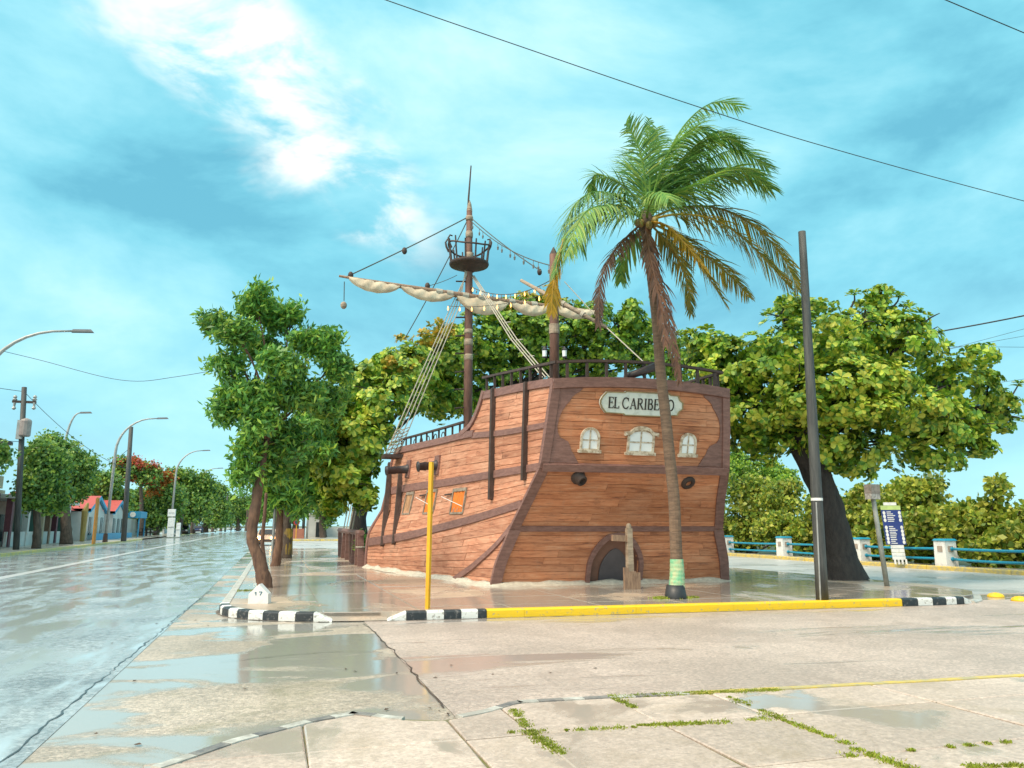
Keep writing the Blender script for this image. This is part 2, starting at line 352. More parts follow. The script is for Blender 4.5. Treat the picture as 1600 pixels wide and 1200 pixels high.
M_slab = wetmat('near_slab', (.62, .50, .42), (.46, .37, .31), (.42, .37, .32), .7, .52, .60, r_dry=.45, r_wet=.10, ior=1.5, bump=.22, stain=(.36, .28, .20), grain=12, piece=.22, spamt=.14, c_lo=.43, c_hi=.58)
M_islandslab = wetmat('island_slab', (.60, .46, .34), (.46, .34, .25), (.38, .33, .28), .40, .37, .50, stretch=(1, .8, 1), r_dry=.36, r_wet=.12, ior=1.7, bump=.15, piece=.15)
M_plaza = wetmat('seafront_road', (.58, .56, .53), (.44, .43, .41), (.46, .46, .46), .3, .44, .62, r_dry=.45, r_wet=.26, ior=1.7, bump=.3)
M_leftpave = wetmat('far_pavement', (.50, .45, .38), (.36, .33, .28), (.30, .28, .25), .4, .5, .62, r_dry=.4, r_wet=.1)
M_lane = mat('lane_paint', (.74, .77, .78), (.55, .58, .60), rough=.2, scale=2, stretch=(4, .5, 1), lo=.3, hi=.45)
M_seam = mat('tar_seam', (.05, .05, .052), (.03, .03, .03), rough=.3)
M_puddle = mat('puddle', (.20, .17, .10), (.11, .10, .06), rough=.05, spec=.7, scale=2)
M_ground = mat('earth', (.12, .13, .06), (.08, .09, .04), rough=.9, scale=.3)

# ------------------------------------------------------------------ mesh helpers
class MB:
    def __init__(s): s.v = []; s.f = []
    def add(s, vs, fs):
        o = len(s.v); s.v += [tuple(v) for v in vs]; s.f += [tuple(i + o for i in f) for f in fs]; return s
    def box(s, c, d, rz=0, rx=0, ry=0, taper=1.0):
        m = Matrix.Rotation(rz, 3, 'Z') @ Matrix.Rotation(ry, 3, 'Y') @ Matrix.Rotation(rx, 3, 'X')
        vs = []
        for z in (-1, 1):
            t = taper if z > 0 else 1
            for x, y in ((-1, -1), (1, -1), (1, 1), (-1, 1)):
                vs.append(V(c) + m @ V((x * d[0] / 2 * t, y * d[1] / 2 * t, z * d[2] / 2)))
        return s.add(vs, [(3, 2, 1, 0), (4, 5, 6, 7), (0, 1, 5, 4), (1, 2, 6, 5), (2, 3, 7, 6), (3, 0, 4, 7)])
    def tube(s, path, rad, n=8, caps=True):
        P = [V(p) for p in path]
        if not hasattr(rad, '__len__'): rad = [rad] * len(P)
        rings = []; ref = None
        for i, p in enumerate(P):
            t = (P[min(i + 1, len(P) - 1)] - P[max(i - 1, 0)])
            t = t.normalized() if t.length > 1e-9 else V((0, 0, 1))
            if ref is None:
                ref = t.cross(V((0, 0, 1)) if abs(t.z) < .9 else V((1, 0, 0))).normalized()
            a = (ref - t * ref.dot(t)).normalized(); ref = a
            b = t.cross(a)
            rings.append([p + (a * math.cos(2 * math.pi * k / n) + b * math.sin(2 * math.pi * k / n)) * rad[i] for k in range(n)])
        vs = [v for r in rings for v in r]; fs = []
        for i in range(len(P) - 1):
            for k in range(n):
                fs.append((i * n + k, i * n + (k + 1) % n, (i + 1) * n + (k + 1) % n, (i + 1) * n + k))
        if caps: fs.append(tuple(range(n))[::-1]); fs.append(tuple((len(P) - 1) * n + k for k in range(n)))
        return s.add(vs, fs)
    def lathe(s, c, prof, n=16):
        c = V(c); vs = []; fs = []
        for r, z in prof:
            for k in range(n): vs.append(c + V((r * math.cos(2 * math.pi * k / n), r * math.sin(2 * math.pi * k / n), z)))
        for i in range(len(prof) - 1):
            for k in range(n): fs.append((i * n + k, i * n + (k + 1) % n, (i + 1) * n + (k + 1) % n, (i + 1) * n + k))
        fs.append(tuple(range(n))[::-1]); fs.append(tuple((len(prof) - 1) * n + k for k in range(n)))
        return s.add(vs, fs)
    def ball(s, c, r, n=8, sz=1.0):
        prof = [(r * max(.02, math.sin(math.pi * i / n)), -r * sz * math.cos(math.pi * i / n)) for i in range(n + 1)]
        return s.lathe(c, prof, n + 2)
    def prism(s, poly, z0, z1):
        n = len(poly); vs = [(p[0], p[1], z0(p) if callable(z0) else z0) for p in poly] + [(p[0], p[1], z1(p) if callable(z1) else z1) for p in poly]
        return s.add(vs, [tuple(range(n))[::-1], tuple(range(n, 2 * n))] + [(i, (i + 1) % n, n + (i + 1) % n, n + i) for i in range(n)])
    def slab(s, poly, fr, n0, n1):
        """polygon in a local frame (o, right, up, normal) extruded n0..n1"""
        o, r, u, nn = fr; k = len(poly)
        vs = [o + r * p[0] + u * p[1] + nn * n0 for p in poly] + [o + r * p[0] + u * p[1] + nn * n1 for p in poly]
        return s.add(vs, [tuple(range(k))[::-1], tuple(range(k, 2 * k))] + [(i, (i + 1) % k, k + (i + 1) % k, k + i) for i in range(k)])
    def strip(s, inner, outer, fr, n0, n1, closed=False):
        """band between two outlines in a local frame, extruded"""
        o, r, u, nn = fr; k = len(inner); P = lambda p, n: o + r * p[0] + u * p[1] + nn * n
        for i in range(k if closed else k - 1):
            j = (i + 1) % k
            q = [inner[i], inner[j], outer[j], outer[i]]
            s.slab(q, fr, n0, n1)
        return s
    def knob(s, amp, freq):
        s.v = [tuple(V(v) + mnoise.noise_vector(V(v) * freq) * amp + mnoise.noise_vector(V(v) * freq * 3.1) * amp * .4) for v in s.v]; return s
    def obj(s, name, m, parent=None, smooth=False):
        return link(name, s.v, s.f, m, parent, smooth)
def link(name, vs, fs, m, parent=None, smooth=False):
    me = bpy.data.meshes.new(name); me.from_pydata([tuple(v) for v in vs], [], fs)
    if m: me.materials.append(m)
    if smooth: me.polygons.foreach_set('use_smooth', [True] * len(me.polygons))
    me.update()
    o = bpy.data.objects.new(name, me); col.objects.link(o)
    if parent: put(o, parent)
    return o
def put(o, parent):
    o.parent = parent; o.matrix_parent_inverse = Matrix.Translation(-V(parent.location)) if parent.type == 'EMPTY' else Matrix.Identity(4)
def thing(name, label, cat, loc=(0, 0, 0), group=None):
    o = bpy.data.objects.new(name, None); o.location = loc; o.empty_display_size = .3; col.objects.link(o)
    return tag(o, label, cat, group)
def tag(o, label, cat, group=None):
    o['label'] = label; o['category'] = cat
    if group: o['group'] = group
    return o
def struct(o): o['kind'] = 'structure'; return o
def stuff(o): o['kind'] = 'stuff'; return o
def bigmesh(name, verts, quads, m, parent=None):
    """numpy arrays: verts (n,3), quads (k,4)"""
    me = bpy.data.meshes.new(name)
    me.vertices.add(len(verts)); me.vertices.foreach_set('co', np.asarray(verts, np.float32).ravel())
    me.loops.add(quads.size); me.loops.foreach_set('vertex_index', quads.astype(np.int32).ravel())
    me.polygons.add(len(quads)); me.polygons.foreach_set('loop_start', np.arange(0, quads.size, quads.shape[1], dtype=np.int32))
    me.polygons.foreach_set('loop_total', np.full(len(quads), quads.shape[1], np.int32))
    me.update(calc_edges=True); me.validate()
    me.materials.append(m)
    o = bpy.data.objects.new(name, me); col.objects.link(o)
    if parent: put(o, parent)
    return o
def lerp(a, b, t): return a + (b - a) * t
def interp(xs, ys, x): return float(np.interp(x, xs, ys))
def sweep(mb, pts, nrm, hw, t0, t1):
    """flat bar along pts lying on a surface with normals nrm"""
    k = len(pts); rings = []
    if not hasattr(hw, '__len__'): hw = [hw] * k
    for i in range(k):
        t = (pts[min(i + 1, k - 1)] - pts[max(i - 1, 0)]).normalized()
        n = nrm[i].normalized(); a = n.cross(t).normalized()
        rings.append([pts[i] - a * hw[i] + n * t0, pts[i] + a * hw[i] + n * t0, pts[i] + a * hw[i] * .9 + n * t1, pts[i] - a * hw[i] * .9 + n * t1])
    vs = [v for r in rings for v in r]; fs = []
    for i in range(k - 1):
        for j in range(4): fs.append((i * 4 + j, i * 4 + (j + 1) % 4, (i + 1) * 4 + (j + 1) % 4, (i + 1) * 4 + j))
    fs += [(3, 2, 1, 0), tuple((k - 1) * 4 + j for j in range(4))]
    mb.add(vs, fs)
def catmull(pts, n=6):
    P = [V(p) for p in pts]; out = []
    for i in range(len(P) - 1):
        p0, p1, p2, p3 = P[max(i - 1, 0)], P[i], P[i + 1], P[min(i + 2, len(P) - 1)]
        for k in range(n):
            t = k / n
            out.append(.5 * ((2 * p1) + (p2 - p0) * t + (2 * p0 - 5 * p1 + 4 * p2 - p3) * t * t + (3 * p1 - p0 - 3 * p2 + p3) * t ** 3))
    out.append(P[-1]); return out
def sag(a, b, s, n=14):
    a, b = V(a), V(b); return [a.lerp(b, i / n) - V((0, 0, 4 * s * (i / n) * (1 - i / n))) for i in range(n + 1)]

# ================================================================== SETTING: ground, roads, pavements
def sheet(name, x0, x1, y0, y1, z, m, ny=1):
    ys = [y0] + [y for y in (28.0,) if y0 < y < y1] + [y1]
    vs = []; fs = []
    for i, y in enumerate(ys):
        vs += [(x0, y, z + gz(y)), (x1, y, z + gz(y))]
        if i: fs.append((2 * i - 2, 2 * i - 1, 2 * i + 1, 2 * i))
    return struct(link(name, vs, fs, m))
sheet('ground', -500, 500, -60, 900, -.06, M_ground)
sheet('main_road', -15.2, -1.7, -40, 420, 0, M_road)
sheet('road_apron', -1.7, 1.68, -40, 420, -.004, M_apron)
sheet('cross_street', 1.68, 27, -2, 16.5, 0.0, M_cross)
sheet('seafront_road', 16.5, 27.2, 16.0, 300, -.002, M_plaza)
sheet('seafront_road_turn', 27.0, 60, -2, 17, -.003, M_cross)
sheet('side_street', -1.0, 17, 58, 92, .006, M_plaza)

# faded centre line of the main road
mb = MB(); y = 12.0
prev = None
for i in range(60):
    y = 8 * (1.07 ** i)
    if y > 300: break
    if prev: mb.add([(-9.22, prev, .006 + gz(prev)), (-8.78, prev, .006 + gz(prev)), (-8.78, y, .006 + gz(y)), (-9.22, y, .006 + gz(y))], [(0, 1, 2, 3)])
    prev = y
struct(mb.obj('lane_line', M_lane))
# tar-filled seam between carriageway and concrete apron, ragged
def ribbon(name, pts, w, z, m, jit=.02):
    vs = []; fs = []
    for i, p in enumerate(pts):
        a = V(pts[max(i - 1, 0)]); b = V(pts[min(i + 1, len(pts) - 1)]); t = (b - a).normalized(); n = V((-t.y, t.x))
        ww = w * random.uniform(.35, 1.5)
        c = V(p) + n * random.uniform(-jit, jit)
        for s in (-1, 1): q = c + n * ww * s; vs.append((q.x, q.y, z + gz(q.y)))
        if i: fs.append((2 * i - 2, 2 * i - 1, 2 * i + 1, 2 * i))
    return struct(link(name, vs, fs, m))
ribbon('tar_seam', [(-1.86 + .012 * (y - 6), y) for y in np.arange(5.0, 24, .14)], .009, .005, M_seam, .028)
ribbon('tar_seam', [(1.68 - .02 * math.sin(y), y) for y in np.arange(7.7, 14.9, .25)], .009, .005, M_seam, .03)
ribbon('tar_seam', [(x, 11.3 + .2 * math.sin(x * 2)) for x in np.arange(-.6, 1.6, .15)], .007, .005, M_seam, .03)
# puddles lying in dips
def blob(name, cx, cy, rx, ry, z, m, seed, n=34, rough=.35, fine=0.0):
    r = random.Random(seed); ph = [r.uniform(0, 6.28) for _ in range(6)]
    vs = []
    for k in range(n):
        a = 2 * math.pi * k / n
        q = 1 + rough * sum(math.sin(a * (j + 2) + ph[j]) / (j + 1.6) for j in range(6)) * .8 + r.uniform(-fine, fine)
        x, y = cx + rx * q * math.cos(a), cy + ry * q * math.sin(a)
        vs.append((x, y, z + gz(y)))
    return struct(link(name, vs, [tuple(range(n))], m))

# --- corner pavement with its slabs and painted kerbs
IZ = .15
arc_left = [(-1.06, 60), (-1.06, 28), (-1.04, 20), (-1.03, 18.2)]
cn = [(-1.02, 17.5), (-.93, 16.95), (-.72, 16.45), (-.38, 16.0), (.1, 15.62), (.6, 15.32), (1.1, 15.16)]
front = [(2.1, 14.98), (4, 14.90), (6, 14.80), (8, 14.70), (10, 14.60), (12, 14.50), (13.4, 14.43), (14.6, 14.40), (15.3, 14.45)]
arc_r = [(16.2, 14.85), (17.2, 15.8), (17.8, 17.2), (18, 19), (18, 28), (18, 58)]
def offset(path, d):
    out = []
    for i, p in enumerate(path):
        a = V(path[max(i - 1, 0)]); b = V(path[min(i + 1, len(path) - 1)]); t = (b - a).normalized()
        out.append((p[0] - t.y * d, p[1] + t.x * d))
    return out
outer = arc_left + cn + front + arc_r
KW = .19
inner = offset(outer, KW)
zf = lambda p: IZ - .012 + gz(p[1])
pv = []; pf = []
base_poly = [p for p in inner]
# the pavement body: fan strips left/right so that the rise at Y=28 is followed
lo_poly = [p for p in inner if p[1] <= 28.001]
lo_poly = [(-.87, 28)] + [p for p in lo_poly if p[1] < 28] + [(17.81, 28)]
mb = MB()
mb.prism(lo_poly, -.05, IZ - .012)
mb.add([(-.87, 28, IZ - .012), (17.81, 28, IZ - .012), (17.81, 58, IZ - .012 + gz(58)), (-.87, 58, IZ - .012 + gz(58))], [(0, 1, 2, 3)])
pavement = struct(mb.obj('corner_pavement', M_islandslab))
def kerb_piece(path, z1, m, parent, z0=-.03, w=KW, za=None):
    i_ = offset(path, w); n = len(path); mb = MB()
    vs = []
    for k in range(n):
        h = z1 if za is None else lerp(za[0], za[1], k / (n - 1))
        o, q = V(path[k]), V(i_[k]); g = gz(o.y)
        vs += [(o.x, o.y, z0 + g), (o.x, o.y, h - .03 + g), (lerp(o.x, q.x, .18), lerp(o.y, q.y, .18), h + g), (q.x, q.y, h + g), (q.x, q.y, z0 + g)]
    fs = []
    for k in range(n - 1):
        for j in range(4): fs.append((k * 5 + j, k * 5 + j + 1, k * 5 + 5 + j + 1, k * 5 + 5 + j))
    fs += [(4, 3, 2, 1, 0), tuple((n - 1) * 5 + j for j in range(5))]
    mb.add(vs, fs)
    return mb.obj('kerb_block', m, parent)
def along(path, s0, s1, step=.25):
    P = [V(p) for p in path]; L = [0]
    for a, b in zip(P, P[1:]): L.append(L[-1] + (b - a).length)
    n = max(2, int((s1 - s0) / step) + 1); out = []
    for k in range(n + 1):
        s = lerp(s0, s1, k / n); s = min(max(s, 0), L[-1]); i = 0
        while i < len(L) - 2 and L[i + 1] < s: i += 1
        q = P[i].lerp(P[i + 1], (s - L[i]) / max(1e-6, L[i + 1] - L[i])); out.append((q.x, q.y))
    return out
KH = .165
corner = [(-1.03, 18.0)] + cn
clen = sum((V(b) - V(a)).length for a, b in zip(corner, corner[1:]))
nb = 11
for k in range(nb):
    seg = along(corner, clen * k / nb + .004, clen * (k + 1) / nb - .004, .12)
    kerb_piece(seg, KH, M_kwhite if k % 2 == 0 else M_kblack, pavement, za=None if k < nb - 1 else (KH, .03))
# ramp gap: apron slopes down
mb = MB(); mb.add([(1.1, 15.16, .012), (2.1, 14.98, .012), (2.16, 15.5, IZ - .006), (1.16, 15.68, IZ - .006)], [(0, 1, 2, 3)])
mb.obj('ramp', M_islandslab, pavement)
fl = front
for k, (x0, x1, mm, ends) in enumerate([(2.1, 2.45, M_kwhite, (.03, KH)), (2.46, 2.83, M_kblack, None), (2.84, 3.17, M_kwhite, None), (3.18, 3.5, M_kblack, None), (3.51, 3.83, M_kwhite, None) , (3.84, 4.0, M_kblack, None),
                                 (4.01, 4.75, M_kyellow, None), (4.755, 7.1, M_kyellow, None), (7.105, 9.3, M_kyellow, None), (9.305, 11.5, M_kyellow, None), (11.505, 13.45, M_kyellow, None),
                                 (13.46, 13.88, M_kblack, None), (13.89, 14.28, M_kwhite, None), (14.29, 14.66, M_kblack, None), (14.67, 14.98, M_kwhite, None), (14.99, 15.22, M_kblack, None), (15.23, 15.6, M_kwhite, (KH, .05))]):
    xs = np.linspace(x0, x1, max(3, int((x1 - x0) / .8) + 2))
    pth = [(x, interp([q[0] for q in front + arc_r[:1]], [q[1] for q in front + arc_r[:1]], x)) for x in xs]
    kerb_piece(pth, KH, mm, pavement, za=ends)
yy = 18.0
while yy < 58:
    kerb_piece([(-1.03, min(58, yy + 3.0) - .01), (-1.03, yy + .01)], KH - .01, M_kwhite_old if yy < 30 else M_kerbconc, pavement); yy += 3.0
ar = [(15.6, 14.5)] + arc_r[:-2] + [(18, 22), (18, 25), (18, 28)]
for k in range(len(ar) - 1):
    kerb_piece([ar[k], ((ar[k][0] + ar[k + 1][0]) / 2, (ar[k][1] + ar[k + 1][1]) / 2), ar[k + 1]], .06, M_kerbconc, pavement)
gut = [(x, interp([q[0] for q in front], [q[1] for q in front], x) - .03) for x in np.arange(2.1, 15.3, .12)]
ribbon('gutter_grit_shade', gut, .028, .004, mat('grit_shade', (.20, .17, .14), (.10, .085, .07), rough=.8, scale=9), .012)  # dark dirt line, also painted contact shade at the kerb foot
cg_ = along([(-1.03, 18.0)] + cn, .05, clen - .05, .1)
ribbon('gutter_grit_shade', offset(cg_, -.03), .028, .004, MATS['grit_shade'], .012)  # same dirt and painted contact shade round the corner kerb
# slabs poured in bays, thin joints between
def inside(px, py, poly):
    c = False; j = len(poly) - 1
    for i in range(len(poly)):
        if (poly[i][1] > py) != (poly[j][1] > py) and px < (poly[j][0] - poly[i][0]) * (py - poly[i][1]) / (poly[j][1] - poly[i][1]) + poly[i][0]: c = not c
        j = i
    return c
def clip(poly, a, b):
    """keep the part of poly left of a->b"""
    out = []; n = len(poly)
    def sd(p): return (b[0] - a[0]) * (p[1] - a[1]) - (b[1] - a[1]) * (p[0] - a[0])
    for i in range(n):
        p, q = poly[i], poly[(i + 1) % n]; sp, sq = sd(p), sd(q)
        if sp >= 0: out.append(p)
        if sp * sq < 0: t = sp / (sp - sq); out.append((p[0] + (q[0] - p[0]) * t, p[1] + (q[1] - p[1]) * t))
    return out
def slab_obj(poly, z0, z1, m, parent, bev=.012):
    c = (sum(p[0] for p in poly) / len(poly), sum(p[1] for p in poly) / len(poly)); n = len(poly)
    tl = random.uniform(-.003, .003); tx, ty = random.uniform(-.0015, .0015), random.uniform(-.0015, .0015)
    zz = lambda p: z1 + tl + (p[0] - c[0]) * tx + (p[1] - c[1]) * ty + gz(p[1])
    vs = [(p[0], p[1], z0 + gz(p[1])) for p in poly] + [(p[0], p[1], zz(p) - .008) for p in poly]
    ins = []
    for p in poly:
        d = V((c[0] - p[0], c[1] - p[1])); d = d.normalized() * bev if d.length > 0 else d
        ins.append((p[0] + d.x, p[1] + d.y, zz(p)))
    vs += ins; fs = [tuple(range(2 * n, 3 * n))]
    for r in (0, 1):
        for i in range(n): fs.append((r * n + i, r * n + (i + 1) % n, (r + 1) * n + (i + 1) % n, (r + 1) * n + i))
    o = link('slab', vs, fs, m, parent); return o
edge_in = [p for p in inner if p[1] < 27]
lefts = [-.84, .95, 2.75, 4.6, 6.5, 8.4, 10.3, 12.2, 14.1, 16.0, 17.8]
rows = [14.4, 15.9, 17.7, 19.6, 21.6, 24.4, 27.9]
rim = [inner[0]] + [p for p in inner if p[1] < 28]
for j in range(len(rows) - 1):
    for i in range(len(lefts) - 1):
        g = .010
        q = [(lefts[i] + g, rows[j] + g), (lefts[i + 1] - g, rows[j] + g), (lefts[i + 1] - g, rows[j + 1] - g), (lefts[i] + g, rows[j + 1] - g)]
        # hidden under the ship
        if lefts[i] > 6.6 and lefts[i + 1] < 12.4 and rows[j] > 21.3: continue
        if rows[j] < 18:
            for a, b in zip(inner[2:-4], inner[3:-3]):
                q = clip(q, a, b)
                if len(q) < 3: break
        if len(q) < 3: continue
        slab_obj(q, .08, IZ, M_islandslab, pavement)
for j, yy in enumerate(np.arange(28.02, 56, 3.4)):
    slab_obj([(-.82, yy), (1.3, yy), (1.3, yy + 3.37), (-.82, yy + 3.37)], .08, IZ, M_islandslab, pavement)
    slab_obj([(1.33, yy), (3.6, yy), (3.6, yy + 3.37), (1.33, yy + 3.37)], .08, IZ, M_islandslab, pavement)

# --- near pavement (where the photographer stands)
NZ = .08
kerb_out = [G(*q, NZ) for q in [(60, 1250), (250, 1192), (360, 1155), (480, 1124), (555, 1111), (620, 1119), (690, 1121), (750, 1110), (800, 1095), (870, 1091), (950, 1087), (1085, 1080), (1250, 1072), (1420, 1063), (1620, 1052), (2000, 1036)]]
ko = [(p.x, p.y) for p in kerb_out]
body = [(ko[0][0], -6)] + [(x, y - .03) for x, y in ko] + [(ko[-1][0], -6)]
mb = MB(); mb.prism(body[::-1], -.05, NZ - .02)
near = struct(mb.obj('near_pavement', mat('joint_soil', (.16, .15, .05), (.20, .17, .13), rough=.9, scale=1.6, lo=.45, hi=.55)))
def rev(path): return path[::-1]
def nk(x0, x1, m, h=NZ + .008, w=.12):
    xs = np.linspace(x0, x1, 4); pth = [(x, interp([q[0] for q in ko], [q[1] for q in ko], x)) for x in xs]
    return kerb_piece(pth[::-1], h, m, near, w=w)
xk = -.75; k = 0
while xk < 1.05:
    nk(xk, xk + .21, M_kwhite_old if k % 2 == 0 else M_kblack_old); xk += .215; k += 1
nk(1.08, 1.6, M_kerbconc, NZ - .045)
nk(1.61, 2.02, M_kwhite_old)
k = 0; xk = 2.03
for x1 in (2.30, 2.50, 2.75, 2.96, 3.22, 3.48, 3.74, 4.05):
    nk(xk, x1 - .005, M_kblack_old if k % 2 == 0 else M_kwhite_old); xk = x1; k += 1
for x1 in (5.2, 6.6, 8.2, 9.9, 12):
    nk(xk, x1 - .006, M_kyellow_old); xk = x1
xc = [-.8, .31, 1.51, 2.07, 3.22, 4.25, 6.1, 8.0, 10.2]
yc = [1.2, 2.4, 3.7, 5.0, 6.24, 9.0]
kin = [(p[0], p[1] - .13) for p in ko]
for i in range(len(xc) - 1):
    for j in range(len(yc) - 1):
        g = .008
        x0, x1, y0, y1 = xc[i] + g, xc[i + 1] - g, yc[j] + g, yc[j + 1] - g
        if j == 2 and i == 2: continue
        if j <= 2 and i == 1: x1 = 2.07 - g
        sh = .02 * math.sin(i * 3 + j * 5)
        poly = [(x0 + sh, y0), (x1 + sh, y0 + .02), (x1, y1 + .02), (x0, y1)]
        if j == 4:
            ky = lambda x: interp([q[0] for q in kin], [q[1] for q in kin], x)
            if max(ky(x0), ky(x1)) < y0 + .1: continue
            poly = [(x0, y0), (x1, y0 + .02)] + [(x, max(y0 + .03, ky(x))) for x in np.linspace(x1, x0, 9)]
        slab_obj(poly, .0, NZ, M_slab, near, .018)
# grass and moss growing out of the joints
def tufts(name, pts, n, h, spread, m, parent=None):
    vs = []; qs = []
    for c in pts:
        sv = random.uniform(.35, 1.9)
        for _ in range(n):
            x, y = c[0] + random.gauss(0, spread * sv), c[1] + random.gauss(0, spread * sv); a = random.uniform(0, 6.28); hh = h * random.uniform(.4, 1.2); w = .006 + h * .09
            dx, dy = math.cos(a), math.sin(a); lx, ly = random.gauss(0, hh * .5), random.gauss(0, hh * .5)
            o = len(vs); z = c[2]
            vs += [(x - dx * w, y - dy * w, z), (x + dx * w, y + dy * w, z), (x + dx * w * .3 + lx, y + dy * w * .3 + ly, z + hh), (x - dx * w * .3 + lx, y - dy * w * .3 + ly, z + hh)]
            qs.append((o, o + 1, o + 2, o + 3))
    return stuff(tag(bigmesh(name, np.array(vs), np.array(qs), m, parent), 'short yellow-green grass growing in the joints of the pavement', 'grass'))
pts = []
def jl(px0, px1, n):
    a, b = G(*px0, NZ), G(*px1, NZ)
    for i in range(n): t = i / (n - 1); q = a.lerp(b, t); pts.append((q.x, q.y, NZ - .003))
jl((960, 1089), (1085, 1083), 26); jl((1085, 1083), (1215, 1078), 34); jl((955, 1088), (990, 1105), 8); jl((1140, 1090), (1215, 1120), 8)
jl((1000, 1134), (1090, 1130), 14); jl((800, 1145), (990, 1137), 10); jl((1090, 1131), (1215, 1122), 7); jl((1215, 1122), (1320, 1160), 10)
jl((803, 1110), (832, 1146), 12); jl((835, 1148), (880, 1178), 12); jl((1340, 1172), (1420, 1200), 8); jl((1330, 1181), (1600, 1157), 10); jl((1520, 1198), (1600, 1196), 10)
tufts('joint_grass', [q for q in pts if random.random() < .8], 80, .017, .022, M_grass)

# litter and leaf debris on the wet road
M_leafbrown = mat('dead_leaf', (.10, .055, .03), (.05, .03, .02), rough=.7)
for k, (px, py) in enumerate([(175, 1006), (245, 975), (305, 970), (325, 978), (350, 981), (508, 981), (558, 978), (686, 1112), (700, 1117), (672, 1108), (712, 1122), (383, 1077), (555, 1050), (540, 1046), (604, 1110), (770, 1055), (860, 1052), (930, 1045), (620, 1053), (705, 1040), (680, 1060), (210, 1065), (150, 1148), (215, 1165)]):
    p = G(px, py); r = random.Random(k); a = r.uniform(0, 6.28); s = r.uniform(.018, .04); d = V((math.cos(a), math.sin(a), 0)); e = V((-d.y, d.x, 0)) * r.uniform(.4, .6)
    z = V((0, 0, .008)); c = V((p.x, p.y, 0))
    vs = [c - d * s + z, c + e * s + z * 2.2, c + d * s + z * 1.5, c - e * s + z * 1.2, c + z * .8]
    o = link('fallen_leaf', vs, [(0, 3, 4), (3, 2, 4), (2, 1, 4), (1, 0, 4)], M_leafbrown)
    tag(o, 'small brown fallen leaf lying flat on the wet road', 'leaf', 'leaf litter on the road')

# --- far side of the main road
LX = -15.2
fp = sheet('far_pavement', -23, LX, -10, 420, .15, M_leftpave)
mb = MB(); yy = 30.0
while yy < 250:
    L_ = 4 if yy < 100 else 12
    if not (100 < yy < 128):
        kerb_piece([(LX + .14, yy + .02), (LX + .14, yy + L_ - .02)], .17, M_kyellow_old, fp, w=.16)
    yy += L_
# block beyond the side street
bp_ = sheet('far_block', -1.0, 17.5, 92, 420, .16, M_leftpave)
for k in range(6):
    kerb_piece([(-1 + k * 3.0, 91.86), (-1 + k * 3.0 + 2.95, 91.86)], .18, M_kyellow_old, bp_, w=.18)
# seafront kerb strip under the balustrade
sw = sheet('seafront_kerb', 26.7, 28.2, 14, 150, .14, M_leftpave)
yy = 15.0
while yy < 80:
    kerb_piece([(26.6, yy + 4 - .01), (26.6, yy + .01)], .17, M_kyellow_old, sw, w=.2); yy += 4

# ================================================================== THE SHIP
XC = 9.44
YF = 32.2
Zs = [-.3, .15, .76, 1.72, 2.55, 3.33, 4.43, 5.57, 6.5]
HB = [3.70, 3.64, 3.54, 3.21, 2.96, 2.75, 2.66, 2.56, 2.50]
YS = [21.05, 20.98, 20.8, 20.5, 19.9, 19.27, 18.99, 18.75, 18.6]
Zf_ = [-.3, .15, .78, 1.47, 1.98, 2.37, 3.16, 3.82, 4.49, 5.03, 6.5]
XF = [3.62, 3.62, 3.63, 3.68, 3.95, 4.20, 4.38, 4.47, 4.56, 4.76, 5.0]
hb = lambda z: interp(Zs, HB, z)
ys = lambda z: interp(Zs, YS, z)
xf = lambda z: interp(Zf_, XF, z)
def side_pt(u, z, off=0.0, sgn=-1):
    Y = ys(z) + u * (YF - ys(z))
    hbx = lerp(hb(z), XC - xf(z), u) + .45 * u * (1 - u) * min(1, max(0, z) / 2.5)
    p = V((XC + sgn * hbx, Y, z))
    return p
def side_n(u, z):
    du = side_pt(u + .02, z) - side_pt(u - .02, z); dz = side_pt(u, z + .1) - side_pt(u, z - .1)
    n = du.cross(dz).normalized()
    return n if n.x < 0 else -n
def stern_pt(x, z):
    h = hb(z); q = max(-1, min(1, (x - XC) / h))
    return V((x, ys(z) - .12 * (1 - q * q), z))
def stern_n(x, z):
    n = (stern_pt(x + .05, z) - stern_pt(x - .05, z)).cross(stern_pt(x, z + .1) - stern_pt(x, z - .1)).normalized()
    return n if n.y < 0 else -n
def side_uv(px, py):
    def err(Y):
        p = AT(px, py, Y); u = (Y - ys(p.z)) / (YF - ys(p.z)); return p.x - side_pt(u, p.z).x, u, p.z
    a, b = 18.0, 36.0
    ea = err(a)[0]
    for _ in range(50):
        m_ = (a + b) / 2; e = err(m_)[0]
        if (e > 0) == (ea > 0): a = m_
        else: b = m_
    _, u, z = err((a + b) / 2); return u, z
def stern_xz(px, py):
    Y = 20.0
    for _ in range(12):
        p = AT(px, py, Y); Y = stern_pt(p.x, p.z).y
    return p.x, p.z
def side_frame(u, z):
    o = side_pt(u, z); n = side_n(u, z); r = (side_pt(u - .03, z) - side_pt(u + .03, z)).normalized(); up = n.cross(r).normalized()
    if up.z < 0: up = -up
    return (o, r, up, n)
def stern_frame(x, z):
    o = stern_pt(x, z); n = stern_n(x, z); r = V((1, 0, 0)); r = (r - n * r.dot(n)).normalized(); up = r.cross(-n).normalized()
    if up.z < 0: up = -up
    return (o, r, up, n)
ship = thing('ship_building', 'brown plank-clad galleon built ashore with mast, rigging and carved stern facing the corner', 'ship', (XC, 26, .15))

